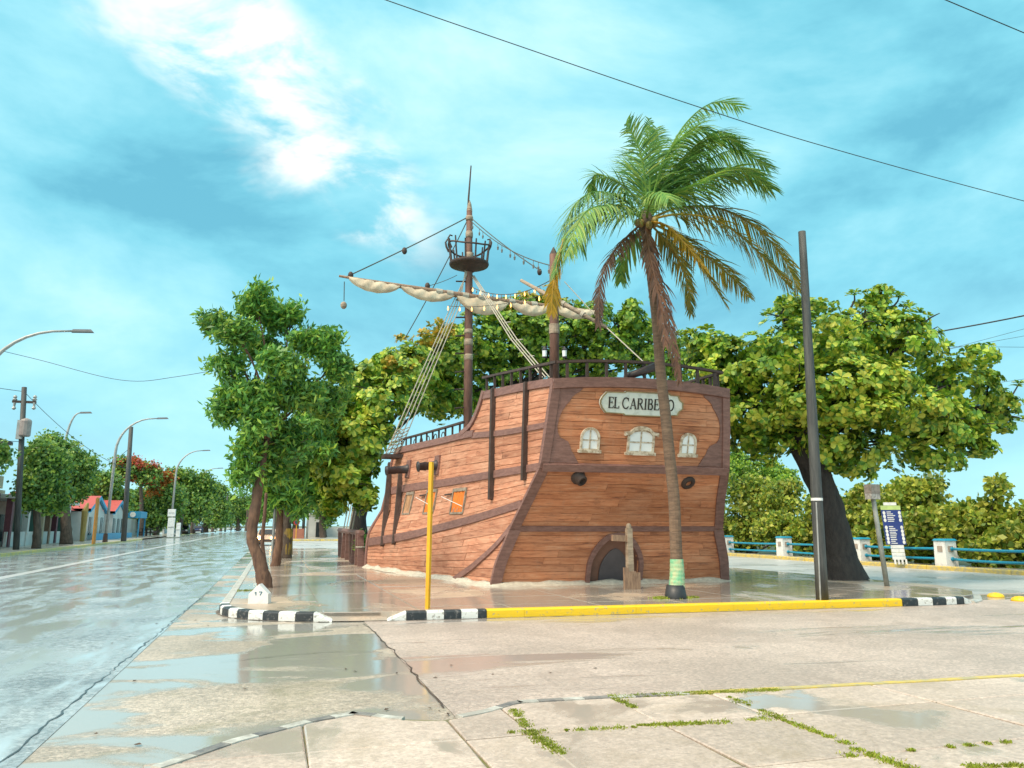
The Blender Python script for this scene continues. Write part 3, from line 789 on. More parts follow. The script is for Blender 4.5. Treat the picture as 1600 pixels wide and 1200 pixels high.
# guide lines of the side (u, z) read off the strakes
def guide(pxs):
    q = sorted(side_uv(*p) for p in pxs); return [a for a, _ in q], [b for _, b in q]
gT = guide([(868, 594), (820, 602), (757, 613)])
g2 = guide([(856, 664), (790, 676), (722, 684), (690, 692), (650, 701), (618, 708)])
g3 = guide([(848, 728), (770, 741), (700, 753), (650, 760), (606, 767)])
g4 = guide([(820, 787), (750, 808), (690, 824), (640, 836), (578, 845)])
zT = lambda u: interp(gT[0], gT[1], u)
z2 = lambda u: interp(g2[0], g2[1], u)
z3 = lambda u: interp(g3[0], g3[1], u)
z4 = lambda u: interp(g4[0], g4[1], u)
UQ = side_uv(757, 613)[0]                        # forward end of the quarterdeck bulwark
UQ2 = side_uv(724, 680)[0]
# hull body behind the planking
mb = MB()
NU = 24
def ztop_body(u):
    if u < UQ: return zT(u)
    if u > UQ2: return z2(u)
    t = (u - UQ) / (UQ2 - UQ); return lerp(zT(UQ), z2(UQ2), t ** .6)
for sgn in (-1, 1):
    us = sorted(list(np.linspace(0, 1, NU)) + [UQ, UQ2])
    NZ_ = 16
    for i in range(len(us) - 1):
        for j in range(NZ_):
            q = []
            for u, t in ((us[i], j / NZ_), (us[i + 1], j / NZ_), (us[i + 1], (j + 1) / NZ_), (us[i], (j + 1) / NZ_)):
                z = lerp(.1, ztop_body(u), t); p = side_pt(u, z, sgn=sgn); p.x -= sgn * .03; q.append(p)
            mb.add(q, [(0, 1, 2, 3)])
DOOR = (8.22, 9.72, 1.42)                        # doorway left, right, top
d0 = stern_xz(916, 880); d1 = stern_xz(1003, 880); dt = stern_xz(958, 832)
DX0, DX1, DZT = d0[0] + .12, d1[0] - .12, dt[1] - .1
DXC = (DX0 + DX1) / 2
def door_half(z):                                # ogee-topped opening
    t = max(0, (z - .15) / (DZT - .15))
    if t > 1: return 0
    return (DX1 - DX0) / 2 * (1 - max(0, t - .35) ** 1.7 / (.65 ** 1.7)) ** .62
stern_top = lambda x: 5.55 + .12 * (1 - ((x - XC) / 2.56) ** 2)
for j in range(30):
    z0, z1 = lerp(.1, 5.55, j / 30), lerp(.1, 5.55, (j + 1) / 30)
    dh = max(door_half(z0), door_half(z1))
    spans = [(-1, 1)] if dh < .02 else None
    def quad(xa0, xb0, xa1, xb1):
        n = 6
        for k in range(n):
            q = []
            for (xa, xb, z) in ((xa0, xb0, z0), (xa1, xb1, z1)):
                for t in ((k / n, (k + 1) / n) if z == z0 else ((k + 1) / n, k / n)):
                    p = stern_pt(lerp(xa, xb, t), z); p.y += .03; q.append(p)
            mb.add(q, [(0, 1, 2, 3)])
    if spans: quad(XC - hb(z0) + .02, XC + hb(z0) - .02, XC - hb(z1) + .02, XC + hb(z1) - .02)
    else:
        quad(XC - hb(z0) + .02, DXC - dh, XC - hb(z1) + .02, DXC - dh); quad(DXC + dh, XC + hb(z0) - .02, DXC + dh, XC + hb(z1) - .02)
hull = mb.obj('hull', M_core, ship)

# --- planks of the port side, strake by strake
def plank_side(ua, ub, f0, f1, n, m):
    outer_, inner_ = [], []
    g = .004
    th = random.uniform(.026, .04)
    for k in range(n + 1):
        u = lerp(ua, ub, k / n); a, b = f0(u), f1(u)
        pa, pb = side_pt(u, a), side_pt(u, b); nn = side_n(u, (a + b) / 2)
        d = (pb - pa).normalized()
        outer_.append((pa + d * g + nn * (th - .006), pa + d * (g + .008) + nn * th, pb - d * (g + .008) + nn * th, pb - d * g + nn * (th - .006)))
        inner_.append((pa + d * g - nn * .02, pb - d * g - nn * .02))
    vs = []; fs = []
    for o_, i_ in zip(outer_, inner_): vs += [i_[0], o_[0], o_[1], o_[2], o_[3], i_[1]]
    for k in range(n):
        for j in range(5): fs.append((k * 6 + j, k * 6 + j + 1, k * 6 + 7 + j, k * 6 + 6 + j))
    fs += [(0, 1, 2, 3, 4, 5), tuple(n * 6 + j for j in range(6))[::-1]]
    return link('plank', vs, fs, m, hull)
def strakes(fa, fb, nrow, u0, u1, m):
    for r in range(nrow):
        f0 = lambda u, r=r: lerp(fa(u), fb(u), r / nrow); f1 = lambda u, r=r: lerp(fa(u), fb(u), (r + 1) / nrow)
        zm = (f0((u0 + u1) / 2) + f1((u0 + u1) / 2)) / 2
        e = u1(zm) if callable(u1) else u1
        cuts = [u0]; 
        while True:
            c = cuts[-1] + random.uniform(.16, .38)
            if c > e - .12: break
            cuts.append(c)
        cuts.append(e)
        for a, b in zip(cuts, cuts[1:]):
            plank_side(a + .0006, b - .0006, f0, f1, max(2, int((b - a) * 9)), m)
strakes(lambda u: .12, z4, 9, .004, .997, M_plank_side)
strakes(z4, z3, 7, .004, .997, M_plank_side)
strakes(z3, z2, 6, .004, .997, M_plank_side)
# quarterdeck strakes end on the curved step
step_px = [(757, 613), (752, 630), (744, 652), (735, 668), (722, 680)]
st = [side_uv(*p) for p in step_px]
def u_step(z):
    zz = [q[1] for q in st][::-1]; uu = [q[0] for q in st][::-1]; return interp(zz, uu, z)
nq = 7
for r in range(nq):
    f0 = lambda u, r=r: lerp(z2(u), zT(u) if u <= UQ else zT(UQ), r / nq)
    f1 = lambda u, r=r: lerp(z2(u), zT(u) if u <= UQ else zT(UQ), (r + 1) / nq)
    e = u_step(f1(UQ)) - .004
    c = random.uniform(.3, .7) * e
    for a, b in ((.004, c - .0006), (c + .0006, e)): plank_side(a, b, f0, f1, 3, M_plank_side)
# --- planks of the stern
def plank_stern(xa0, xb0, xa1, xb1, z0, z1, n, m, z1f=None):
    vs = []; fs = []; g = .004; th = random.uniform(.026, .038)
    for k in range(n + 1):
        t = k / n
        x0_, x1_ = lerp(xa0, xb0, t), lerp(xa1, xb1, t)
        zt = z1 if z1f is None else z1f(x1_)
        pa, pb = stern_pt(x0_, z0), stern_pt(x1_, zt); nn = stern_n((x0_ + x1_) / 2, (z0 + zt) / 2); d = V((0, pb.y - pa.y, pb.z - pa.z)).normalized()
        vs += [pa + d * g - nn * .02, pa + d * g + nn * (th - .006), pa + d * (g + .008) + nn * th, pb - d * (g + .008) + nn * th, pb - d * g + nn * (th - .006), pb - d * g - nn * .02]
    for k in range(n):
        for j in range(5): fs.append((k * 6 + j, k * 6 + 6 + j, k * 6 + 7 + j, k * 6 + j + 1))
    fs += [(5, 4, 3, 2, 1, 0), tuple(n * 6 + j for j in range(6))]
    return link('plank', vs, fs, m, hull)
NR = 27
for r in range(NR):
    z0, z1 = lerp(.12, 5.5, r / NR), lerp(.12, 5.5, (r + 1) / NR)
    z1f = None
    L0, L1, R0, R1 = XC - hb(z0) + .01, XC - hb(z1) + .01, XC + hb(z0) - .01, XC + hb(z1) - .01
    dh = max(door_half(z0), door_half(z1))
    spans = [(L0, R0, L1, R1)] if dh < .05 else [(L0, DXC - dh + .02, L1, DXC - dh + .02), (DXC + dh - .02, R0, DXC + dh - .02, R1)]
    for (a0, b0, a1, b1) in spans:
        w = b0 - a0; cuts = [0.0]
        while True:
            c = cuts[-1] + random.uniform(1.1, 2.8) / w
            if c > 1 - .5 / w: break
            cuts.append(c)
        cuts.append(1.0)
        for s0, s1 in zip(cuts, cuts[1:]):
            e0, e1 = .003 / w if s0 > 0 else 0, .003 / w if s1 < 1 else 0
            plank_stern(lerp(a0, b0, s0 + e0), lerp(a0, b0, s1 - e1), lerp(a1, b1, s0 + e0), lerp(a1, b1, s1 - e1), z0, z1, max(2, int((s1 - s0) * w / .6)), M_plank_stern)

# --- wales and trim
def side_bar(name, pxs, hwpx, t1, m=M_trim, n=6, t0=-.01):
    uv = [side_uv(*p) for p in pxs]; pts3 = catmull([(a, b, 0) for a, b in uv], n)
    P = [side_pt(q.x, q.y) for q in pts3]; Nn = [side_n(q.x, q.y) for q in pts3]
    hw = [hwpx * mpp(p) for p in P]
    b = MB(); sweep(b, P, Nn, hw, t0, t1); return b.obj(name, m, hull)
def stern_bar(name, pts, hw, t1, m=M_trim, t0=-.01):
    P = [stern_pt(*q) for q in pts]; Nn = [stern_n(*q) for q in pts]
    b = MB(); sweep(b, P, Nn, hw, t0, t1); return b.obj(name, m, hull)
side_bar('cap_rail', [(867, 597), (820, 605), (758, 618)], 7, .085)
side_bar('step_trim', [(758, 612), (753, 630), (744, 653), (735, 668), (722, 679)], 5, .10)
side_bar('wale', [(857, 664), (790, 676), (740, 681)], 5, .07)
side_bar('cap_rail', [(742, 678), (722, 682), (690, 690), (650, 699), (619, 706)], 6, .09)
side_bar('wale', [(847, 729), (770, 742), (700, 754), (650, 761), (607, 768)], 6.5, .075)
side_bar('wale', [(817, 788), (750, 809), (690, 825), (640, 837), (578, 847)], 6.8, .075)
side_bar('bilge_wale', [(803, 822), (777, 853), (745, 882), (709, 908)], 5, .085)
# curved stem edge at the forward end
P = [side_pt(.998, z) for z in np.linspace(.12, 5.0, 18)]
b = MB()
for i, p in enumerate(P): pass
Nn = [side_n(.97, p.z) for p in P]
sweep(b, P, Nn, .12, -.2, .09); b.obj('stem_trim', M_trim, hull)
# ribs
def rib(p0, p1, hw):
    a, c = side_uv(*p0), side_uv(*p1); A, C = side_pt(*a), side_pt(*c); n = (side_n(*a) + side_n(*c)).normalized()
    bow = max((side_pt(lerp(a[0], c[0], t), lerp(a[1], c[1], t)) - A.lerp(C, t)).dot(n) for t in (.25, .5, .75)); bow = max(bow, 0)
    b = MB(); sweep(b, [A, A.lerp(C, .5), C], [n] * 3, hw * mpp(A), -.02, bow + .16); return b.obj('rib', M_darkwood, hull)
rib((775, 608), (771, 781), 3.4); rib((827, 598), (823, 751), 3.4); rib((612, 724), (601, 853), 2.6); rib((629, 738), (619, 850), 2.6)
# corner posts of the stern: one board on the side, one on the transom
def corner_board(zlist, wside, wst, sgn):
    b = MB(); vs = []; fs = []
    for z in zlist:
        c = V((XC + sgn * hb(z), ys(z), z)); ow = V((sgn * .09, -.09, 0))
        a = side_pt(wside(z) / (YF - ys(z)), z, sgn=sgn) + V((sgn * .085, 0, 0)); d = stern_pt(XC + sgn * (hb(z) - wst(z)), z) + V((0, -.085, 0))
        vs += [a - V((sgn * .12, 0, 0)), a, c + ow, d, d + V((0, .12, 0))]
    for i in range(len(zlist) - 1):
        for j in range(4): fs.append((i * 5 + j, i * 5 + j + 1, i * 5 + 6 + j, i * 5 + 5 + j))
    fs += [(0, 1, 2, 3, 4), tuple((len(zlist) - 1) * 5 + j for j in range(5))[::-1]]
    b.add(vs, fs); return b.obj('corner_post', M_trim, hull)
for sg in (-1, 1):
    corner_board(np.linspace(.12, 1.66, 12), lambda z: .05, lambda z: .20 + .02 * z, sg)
    corner_board(np.linspace(1.67, 3.26, 12), lambda z: .06, lambda z: .19, sg)
    corner_board(np.linspace(3.27, 5.5, 14), lambda z: .09, lambda z: .14, sg)
# shaped spandrel boards inside the upper corners
def spandrel(sgn):
    top, bot = 5.36, 3.42
    prof = [(5.36, .78), (5.28, .70), (5.20, .58), (5.12, .50), (5.02, .46), (4.92, .38), (4.75, .28), (4.55, .23), (4.35, .22), (4.2, .25), (4.08, .33), (4.02, .46), (3.98, .56), (3.88, .64), (3.74, .70), (3.62, .80), (3.50, .88), (3.42, .95)]
    vs = []; fs = []
    for z, w in prof:
        a = stern_pt(XC + sgn * (hb(z) - .12), z); d = stern_pt(XC + sgn * (hb(z) - w), z)
        vs += [a + V((0, -.05, 0)), d + V((0, -.062, 0)), d + V((0, .01, 0))]
    for i in range(len(prof) - 1):
        for j in range(2): fs.append((i * 3 + j, i * 3 + j + 1, i * 3 + 4 + j, i * 3 + 3 + j))
    b = MB(); b.add(vs, fs); return b.obj('spandrel', M_trim, hull)
spandrel(-1); spandrel(1)
xs_ = np.linspace(-1, 1, 17)
stern_bar('wale', [(XC + q * (hb(3.32) + .02), 3.32) for q in xs_], .115, .10)
stern_bar('wale', [(XC + q * (hb(1.72) - .1), 1.72) for q in xs_], .085, .075)
# capping of the transom with its gentle crown
b = MB()
for i in range(16):
    xa, xb = XC + lerp(-2.64, 2.64, i / 16), XC + lerp(-2.64, 2.64, (i + 1) / 16)
    za, zb = stern_top(xa), stern_top(xb); ya, yb = ys(5.5) - .12 * (1 - ((xa - XC) / 2.64) ** 2), ys(5.5) - .12 * (1 - ((xb - XC) / 2.64) ** 2)
    vs = [(xa, ya - .10, za - .22), (xb, yb - .10, zb - .22), (xb, yb - .13, zb + .04), (xa, ya - .13, za + .04), (xa, ya + .16, za - .26), (xb, yb + .16, zb - .26), (xb, yb + .16, zb + .04), (xa, ya + .16, za + .04)]
    b.add(vs, [(0, 1, 2, 3), (3, 2, 6, 7), (7, 6, 5, 4), (4, 5, 1, 0)] + ([(0, 3, 7, 4)] if i == 0 else []) + ([(1, 5, 6, 2)] if i == 15 else []))
b.obj('transom_cap', M_trim, hull)
# decks
b = MB()
for i in range(8):
    u0, u1 = UQ2 * i / 8, UQ2 * (i + 1) / 8; zd = 5.0
    b.add([side_pt(u0, zd, sgn=-1) + V((.05, 0, 0)), side_pt(u1, zd, sgn=-1) + V((.05, 0, 0)), side_pt(u1, zd, sgn=1) - V((.05, 0, 0)), side_pt(u0, zd, sgn=1) - V((.05, 0, 0))], [(0, 1, 2, 3)])
z_main = 4.2
for i in range(6):
    u0, u1 = lerp(UQ2, 1, i / 6), lerp(UQ2, 1, (i + 1) / 6)
    b.add([side_pt(u0, z_main, sgn=-1) + V((.05, 0, 0)), side_pt(u1, z_main, sgn=-1) + V((.05, 0, 0)), side_pt(u1, z_main, sgn=1) - V((.05, 0, 0)), side_pt(u0, z_main, sgn=1) - V((.05, 0, 0))], [(0, 1, 2, 3)])
q = [side_pt(UQ2, z_main), side_pt(UQ2, z_main, sgn=1), side_pt(UQ2, 5.0, sgn=1), side_pt(UQ2, 5.0)]
b.add(q, [(0, 1, 2, 3)])
b.obj('deck', M_darkwood, ship)
b = MB(); q = [side_pt(.99, .1), side_pt(.99, .1, sgn=1), side_pt(.99, z_main, sgn=1), side_pt(.99, z_main)]
b.add(q, [(0, 1, 2, 3)]); b.obj('bulkhead', M_darkwood, ship)

# --- rails
def rail(points, hgt, nbal, bw=.07, name='railing', skip=()):
    P = [V(p) for p in points]
    top = MB(); 
    T = [p + V((0, 0, hgt)) for p in P]
    k = len(T); Nn = [V((0, 0, 1))] * k
    sweep(top, T, Nn, .055, -.03, .04)
    r = top.obj(name, M_darkwood, ship)
    L = [0]
    for a, c in zip(P, P[1:]): L.append(L[-1] + (c - a).length)
    for j in range(nbal):
        s = L[-1] * (j + .5) / nbal; i = 0
        while i < len(L) - 2 and L[i + 1] < s: i += 1
        q = P[i].lerp(P[i + 1], (s - L[i]) / (L[i + 1] - L[i]))
        if j in skip: continue
        mb_ = MB(); mb_.box(q + V((0, 0, hgt / 2 - .06)), (bw, bw, hgt + .05)); mb_.obj('baluster', M_darkwood, r)
    return r
sp = [V((XC + q, ys(5.5) + .02 - .12 * (1 - (q / 2.64) ** 2), stern_top(XC + q) + .02)) for q in np.linspace(-2.5, 2.5, 13)]
rail(sp, .48, 9)
qp = [side_pt(u, zT(u)) + V((.08, 0, .02)) for u in np.linspace(.005, UQ, 8)]
# the quarterdeck rail overruns the step
qp2 = qp + [qp[-1] + (qp[-1] - qp[-2]).normalized() * .3]
rail(qp2, .48, 8)
qs = [V((2 * XC - p.x, p.y, p.z)) for p in qp]
rail(qs, .48, 8)
mp_ = [side_pt(u, z2(u)) + V((.08, 0, .03)) for u in np.linspace(UQ2 + .01, .985, 10)]
rail(mp_, .50, 11, .06)
# arched tracery between the main-deck balusters
for k in range(5):
    a, c = mp_[2 + k], mp_[3 + k]; m_ = (a + c) / 2 + V((.05, 0, .22)); d = (c - a).normalized()
    mb_ = MB(); mb_.tube([m_ + d * .16 * math.cos(t) + V((0, 0, .16 * math.sin(t))) for t in np.linspace(0, math.pi * 1.5, 10)], .018, 5); mb_.obj('scroll', M_darkwood, ship)

# --- stern windows
def arch_outline(w, h, rise, n=10):
    pts_ = [(-w / 2, -h / 2)]
    for k in range(n + 1):
        t = math.pi * (1 - k / n); pts_.append((w / 2 * math.cos(t), h / 2 - rise + rise * math.sin(t)))
    pts_.append((w / 2, -h / 2)); return pts_
def stern_window(x0, y0, x1, y1, rise_k, brow):
    xa, za = stern_xz((x0 + x1) / 2, (y0 + y1) / 2); fr = stern_frame(xa, za); s = mpp(fr[0]); w, h = (x1 - x0) * s, (y1 - y0) * s
    rise = w / 2 * rise_k; ft = .06
    o_ = arch_outline(w, h, rise); i_ = arch_outline(w - 2 * ft, h - 2 * ft, max(.03, rise - ft * .6))
    m_ = MB(); m_.strip(i_, o_, fr, .0, .085, closed=True); win = m_.obj('window', M_frame, ship)
    m_ = MB(); m_.slab([(-w / 2 - .05, -h / 2 - .05), (w / 2 + .05, -h / 2 - .05), (w / 2 + .05, -h / 2 + .03), (-w / 2 - .05, -h / 2 + .03)], fr, .0, .115); m_.obj('sill', M_frame, win)
    if brow:
        bo = [(-w / 2 - .10, h / 2 - rise - .02), (-w / 2 - .10, h / 2 - rise + .08), (-w / 2 + .06, h / 2 - rise + .10)] + [(w / 2 * .8 * math.cos(math.pi * (1 - k / 8)), h / 2 - rise + .08 + rise * math.sin(math.pi * k / 8)) for k in range(1, 8)] + [(w / 2 - .06, h / 2 - rise + .10), (w / 2 + .10, h / 2 - rise + .08), (w / 2 + .10, h / 2 - rise - .02)]
        bi = [(p[0] * .93, p[1] - .085 if 0 < k < len(bo) - 1 else p[1]) for k, p in enumerate(bo)]
        m_ = MB(); m_.strip(bi, bo, fr, .0, .12); m_.obj('brow', M_frame, win)
    # four panes
    iw, ih = w - 2 * ft, h - 2 * ft
    def arch_y(x): 
        t = max(-1, min(1, x / (iw / 2 + 1e-6))); return ih / 2 - max(.03, rise - ft * .6) * (1 - math.sqrt(max(0, 1 - t * t)))
    mid = -ih * .06
    for sx in (-1, 1):
        m_ = MB(); xsn = sorted([sx * .02, sx * iw / 2]); m_.slab([(xsn[0], -ih / 2), (xsn[1], -ih / 2), (xsn[1], mid - .02), (xsn[0], mid - .02)], fr, .02, .055); m_.obj('pane', M_pane, win)
        xs__ = np.linspace(xsn[0], xsn[1], 7); m_ = MB(); m_.slab([(xsn[0], mid + .02), (xsn[1], mid + .02)] + [(x, arch_y(x)) for x in xs__[::-1]], fr, .02, .055); m_.obj('pane', M_pane, win)
    m_ = MB(); m_.slab([(-.016, -ih / 2), (.016, -ih / 2), (.016, ih / 2), (-.016, ih / 2)], fr, .03, .074); m_.slab([(-iw / 2, mid - .016), (iw / 2, mid - .016), (iw / 2, mid + .016), (-iw / 2, mid + .016)], fr, .032, .07); m_.obj('glazing_bar', M_frame, win)
stern_window(905, 667, 937, 704, 1.0, False)
stern_window(977, 670, 1023, 708, .42, True)
stern_window(1059, 676, 1088, 711, 1.0, False)
# --- round ports with dark tubes
for (px, py, tilt) in ((903, 745, 1), (1074, 753, 0)):
    x, z = stern_xz(px, py); o, r, u, n = stern_frame(x, z)
    m_ = MB(); ax = (n * .95 + V((.35 * tilt, 0, -.05))).normalized(); a_ = ax.cross(V((0, 0, 1))).normalized(); c_ = ax.cross(a_)
    ring = []
    rs = [(.21, -.05), (.21, .07), (.17, .09), (.15, .10 + .12 * tilt), (.105, .12 + .12 * tilt), (.10, -.10)]
    n_ = 16; vs = []
    for rad, d in rs:
        for k in range(n_): t = 2 * math.pi * k / n_; vs.append(o + ax * d + (a_ * math.cos(t) + c_ * math.sin(t)) * rad)
    fs = [(i * n_ + k, i * n_ + (k + 1) % n_, (i + 1) * n_ + (k + 1) % n_, (i + 1) * n_ + k) for i in range(len(rs) - 1) for k in range(n_)] + [tuple((len(rs) - 1) * n_ + k for k in range(n_))]
    m_.add(vs, fs); m_.obj('gun_port', M_darkwood, ship, True)
# --- name board
xa, za = stern_xz(1001, 631); fr = stern_frame(xa, za)
o_, r_, u_, n_ = fr
tilt_ = V((0, 0, 0)); s = mpp(o_)
w, h = 142 * s, 35 * s
bd = [(-w / 2, -.04), (-w / 2 + .05, -.15), (-w / 2 + .17, -h / 2 + .02), (-w * .22, -h / 2 + .01), (-w * .2, -h / 2 - .03), (w * .32, -h / 2 - .02), (w * .34, -h / 2 + .02), (w / 2 - .16, -h / 2 + .03), (w / 2 - .1, -.16), (w / 2, -.09), (w / 2, .08), (w / 2 - .1, .15), (w / 2 - .16, h / 2 - .03), (w * .34, h / 2 - .02), (w * .32, h / 2 + .02), (-w * .2, h / 2 + .02), (-w * .22, h / 2 - .01), (-w / 2 + .17, h / 2 - .02), (-w / 2 + .05, .15), (-w / 2, .05)]
m_ = MB(); m_.slab(bd, fr, .03, .10); board = m_.obj('name_board', M_sign, ship)
m_ = MB(); m_.strip([(p[0] * .975, p[1] * .92) for p in bd], bd, fr, .08, .125, closed=True); m_.obj('board_edge', M_signedge, board)
# serif capitals cut as raised letters (unit height 1)
def arcp(cx, cy, rx, ry, a0, a1, n=12): return [(cx + rx * math.cos(R(a0 + (a1 - a0) * k / n)), cy + ry * math.sin(R(a0 + (a1 - a0) * k / n))) for k in range(n + 1)]
THK, THN = .15, .065
def ser(x, y, w=.26): return ([(x - w / 2, y), (x + w / 2, y)], .05)
LET = {
 'E': (.62, [([(.14, 0), (.14, 1)], THK), ([(.05, .97), (.58, .97)], THN), ([(.05, .03), (.60, .03)], THN), ([(.14, .52), (.46, .52)], THN), ([(.56, 1), (.57, .80)], .05), ([(.58, 0), (.62, .22)], .05), ([(.46, .62), (.46, .42)], .04)]),
 'L': (.60, [([(.14, 0), (.14, 1)], THK), ([(.04, .03), (.56, .03)], THN), ser(.14, .98), ([(.55, 0), (.59, .24)], .05)]),
 'C': (.82, [(arcp(.45, .5, .38, .48, 50, 310, 18), .11), ([(.74, .98), (.72, .70)], .05), ([(.74, .26), (.71, .12)], .05)]),
 'A': (.84, [([(.44, .98), (.74, .03)], .14), ([(.44, .98), (.14, .03)], .06), ([(.22, .34), (.62, .34)], .05), ser(.14, .02, .24), ser(.74, .02, .26)]),
 'R': (.76, [([(.14, 0), (.14, 1)], THK), ([(.05, .97), (.36, .97)], THN), (arcp(.36, .745, .22, .225, 90, -90, 10), .11), ([(.14, .52), (.36, .52)], THN), ([(.34, .52), (.68, .02)], .12), ser(.14, .02), ([(.62, .02), (.78, .02)], .05)]),
 'I': (.36, [([(.18, 0), (.18, 1)], THK), ser(.18, .98), ser(.18, .02)]),
 'B': (.70, [([(.14, 0), (.14, 1)], THK), ([(.05, .97), (.34, .97)], THN), (arcp(.34, .75, .20, .22, 90, -90, 10), .11), ([(.14, .53), (.36, .53)], THN), (arcp(.36, .28, .24, .25, 90, -90, 10), .12), ([(.05, .03), (.36, .03)], THN)]),
 'N': (.84, [([(.16, 0), (.16, 1)], .06), ([(.16, .98), (.70, .03)], .15), ([(.70, 0), (.70, 1)], .06), ser(.16, .02, .24), ser(.70, .98, .24), ser(.14, .98, .18)]),
 'Ñ': (.84, [([(.16, 0), (.16, 1)], .06), ([(.16, .98), (.70, .03)], .15), ([(.70, 0), (.70, 1)], .06), ser(.16, .02, .24), ser(.70, .98, .24), ser(.14, .98, .18), ([(.24, 1.13), (.34, 1.20), (.46, 1.15), (.60, 1.22)], .06)]),
 'O': (.90, [(arcp(.45, .5, .36, .48, 0, 360, 24), .12)]),
}
def letters(text, fr, x0, y0, hgt, gap, n0, n1, m, parent, wscale=1.0):
    x = x0
    for ch in text:
        if ch == ' ': x += .28 * hgt * wscale; continue
        wd, strokes = LET[ch]; mb_ = MB()
        for si, (pl, th) in enumerate(strokes):
            k = len(pl); Lp, Rp = [], []
            for i in range(k):
                a = V(pl[max(i - 1, 0)]); c = V(pl[min(i + 1, k - 1)]); t = (c - a).normalized() if (c - a).length > 1e-6 else V((1, 0)); nn = V((-t.y, t.x)) * th / 2
                if pl[0] == pl[-1] and i in (0, k - 1): t = (V(pl[1]) - V(pl[-2])).normalized(); nn = V((-t.y, t.x)) * th / 2
                Lp.append(V(pl[i]) + nn); Rp.append(V(pl[i]) - nn)
            conv = lambda p: (x + p.x * hgt * wscale, y0 + p.y * hgt)
            mb_.strip([conv(p) for p in Lp], [conv(p) for p in Rp], fr, n0, n1 + .0007 * si)
        mb_.obj('letter', m, parent); x += (wd * wscale + gap) * hgt
    return x
lw = sum(LET[c][0] if c != ' ' else .28 for c in 'EL CARIBEÑO')
hgt = .30; ws = (w * .80 / hgt - .05 * 10) / lw
letters('EL CARIBEÑO', fr, -w * .405, -.15, hgt, .05, .10, .118, M_letter, board, ws)

# --- doorway
yd = .16
fr = (V((DXC, ys(.15) - .1, .15)), V((1, 0, 0)), V((0, 0, 1)), V((0, -1, 0)))
prof = []
for t in np.linspace(0, 1, 26):
    z = lerp(0, DZT - .15, t); prof.append((door_half(z + .15), z))
oi = [(-a, z) for a, z in prof] + [(a, z) for a, z in prof[::-1]]
oo = [(p[0] * 1.0 + (-.13 if p[0] < 0 else .13) * (1 if abs(p[0]) > .01 else 0), p[1] + .13 * max(0, (p[1] / (DZT - .15)) - .2)) for p in oi]
def on_stern_y(mbx):                            # lay the frame along the sloping transom
    mbx.v = [(v[0], v[1] - (ys(.15) - .1) + stern_pt(v[0], max(.15, v[2])).y, v[2]) for v in mbx.v]; return mbx
m_ = MB(); m_.strip(oi, oo, fr, -.02, .11); on_stern_y(m_); dfr = m_.obj('door_frame', M_trim, ship)
m_ = MB(); m_.strip([(p[0], p[1]) for p in oi], [(p[0] * 1.02, p[1] * 1.01) for p in oi], fr, -yd, .0); on_stern_y(m_); m_.obj('reveal', M_doorbrown, dfr)
m_ = MB(); m_.slab(oi, fr, -yd - .05, -yd); on_stern_y(m_); dback = m_.obj('door', M_doorbrown, dfr)
di = [(p[0] * .60 + .05, p[1] * .74) for p in oi]
m_ = MB(); m_.slab(di, fr, -yd, -yd + .04); on_stern_y(m_); m_.obj('door_panel', M_doorgrey, dback)
# timber gallows post with lintel arm in front of the door
gp = G(985, 920, .15)
gal = thing('timber_post', 'weathered timber post with short arm standing before the arched stern door', 'post', (gp.x, gp.y, .15))
sx = mpp(gp)
m_ = MB(); m_.box(gp + V((0, 0, .78)), (.17, .17, 1.56), taper=.85); m_.lathe(gp + V((0, 0, 1.55)), [(.07, 0), (.075, .06), (.05, .12), (.02, .14)], 10); m_.obj('upright', M_palewood, gal)
m_ = MB(); m_.box(gp + V((-.25, .02, 1.30)), (.46, .12, .16), ry=.05); m_.obj('arm', M_postwood, gal)
for dx, ww, hh in ((-.17, .14, .55), (.0, .2, .45), (.16, .12, .42)):
    m_ = MB(); m_.box(gp + V((dx, -.13, hh / 2)), (ww, .07, hh)); m_.obj('board', M_postwood, gal)

# --- cannons on the side
for (plx, ply, mx, my) in ((640, 733, 612, 740), (685, 727, 660, 734)):
    u, z = side_uv(plx, ply); o, r, up_, n = side_frame(u, z); s = mpp(o)
    m_ = MB(); m_.slab([(-.22, -.34), (.22, -.34), (.22, .34), (-.22, .34)], (o, r, up_, n), .0, .09); cn_ = m_.obj('cannon', M_trim, ship)
    ax = V((-1, -.12, -.10)).normalized(); L_ = abs(plx - mx) * s * 1.35
    pr = [(0, .17), (.1, .20), (.14, .16), (.6 * L_, .14), (.62 * L_, .16), (.9 * L_, .13), (.95 * L_, .19), (L_, .18), (L_ + .01, .11), (L_ - .2, .10)]
    m_ = MB(); m_.tube([o + ax * d for d, _ in pr], [q for _, q in pr], 14); m_.obj('barrel', M_iron, cn_, True)
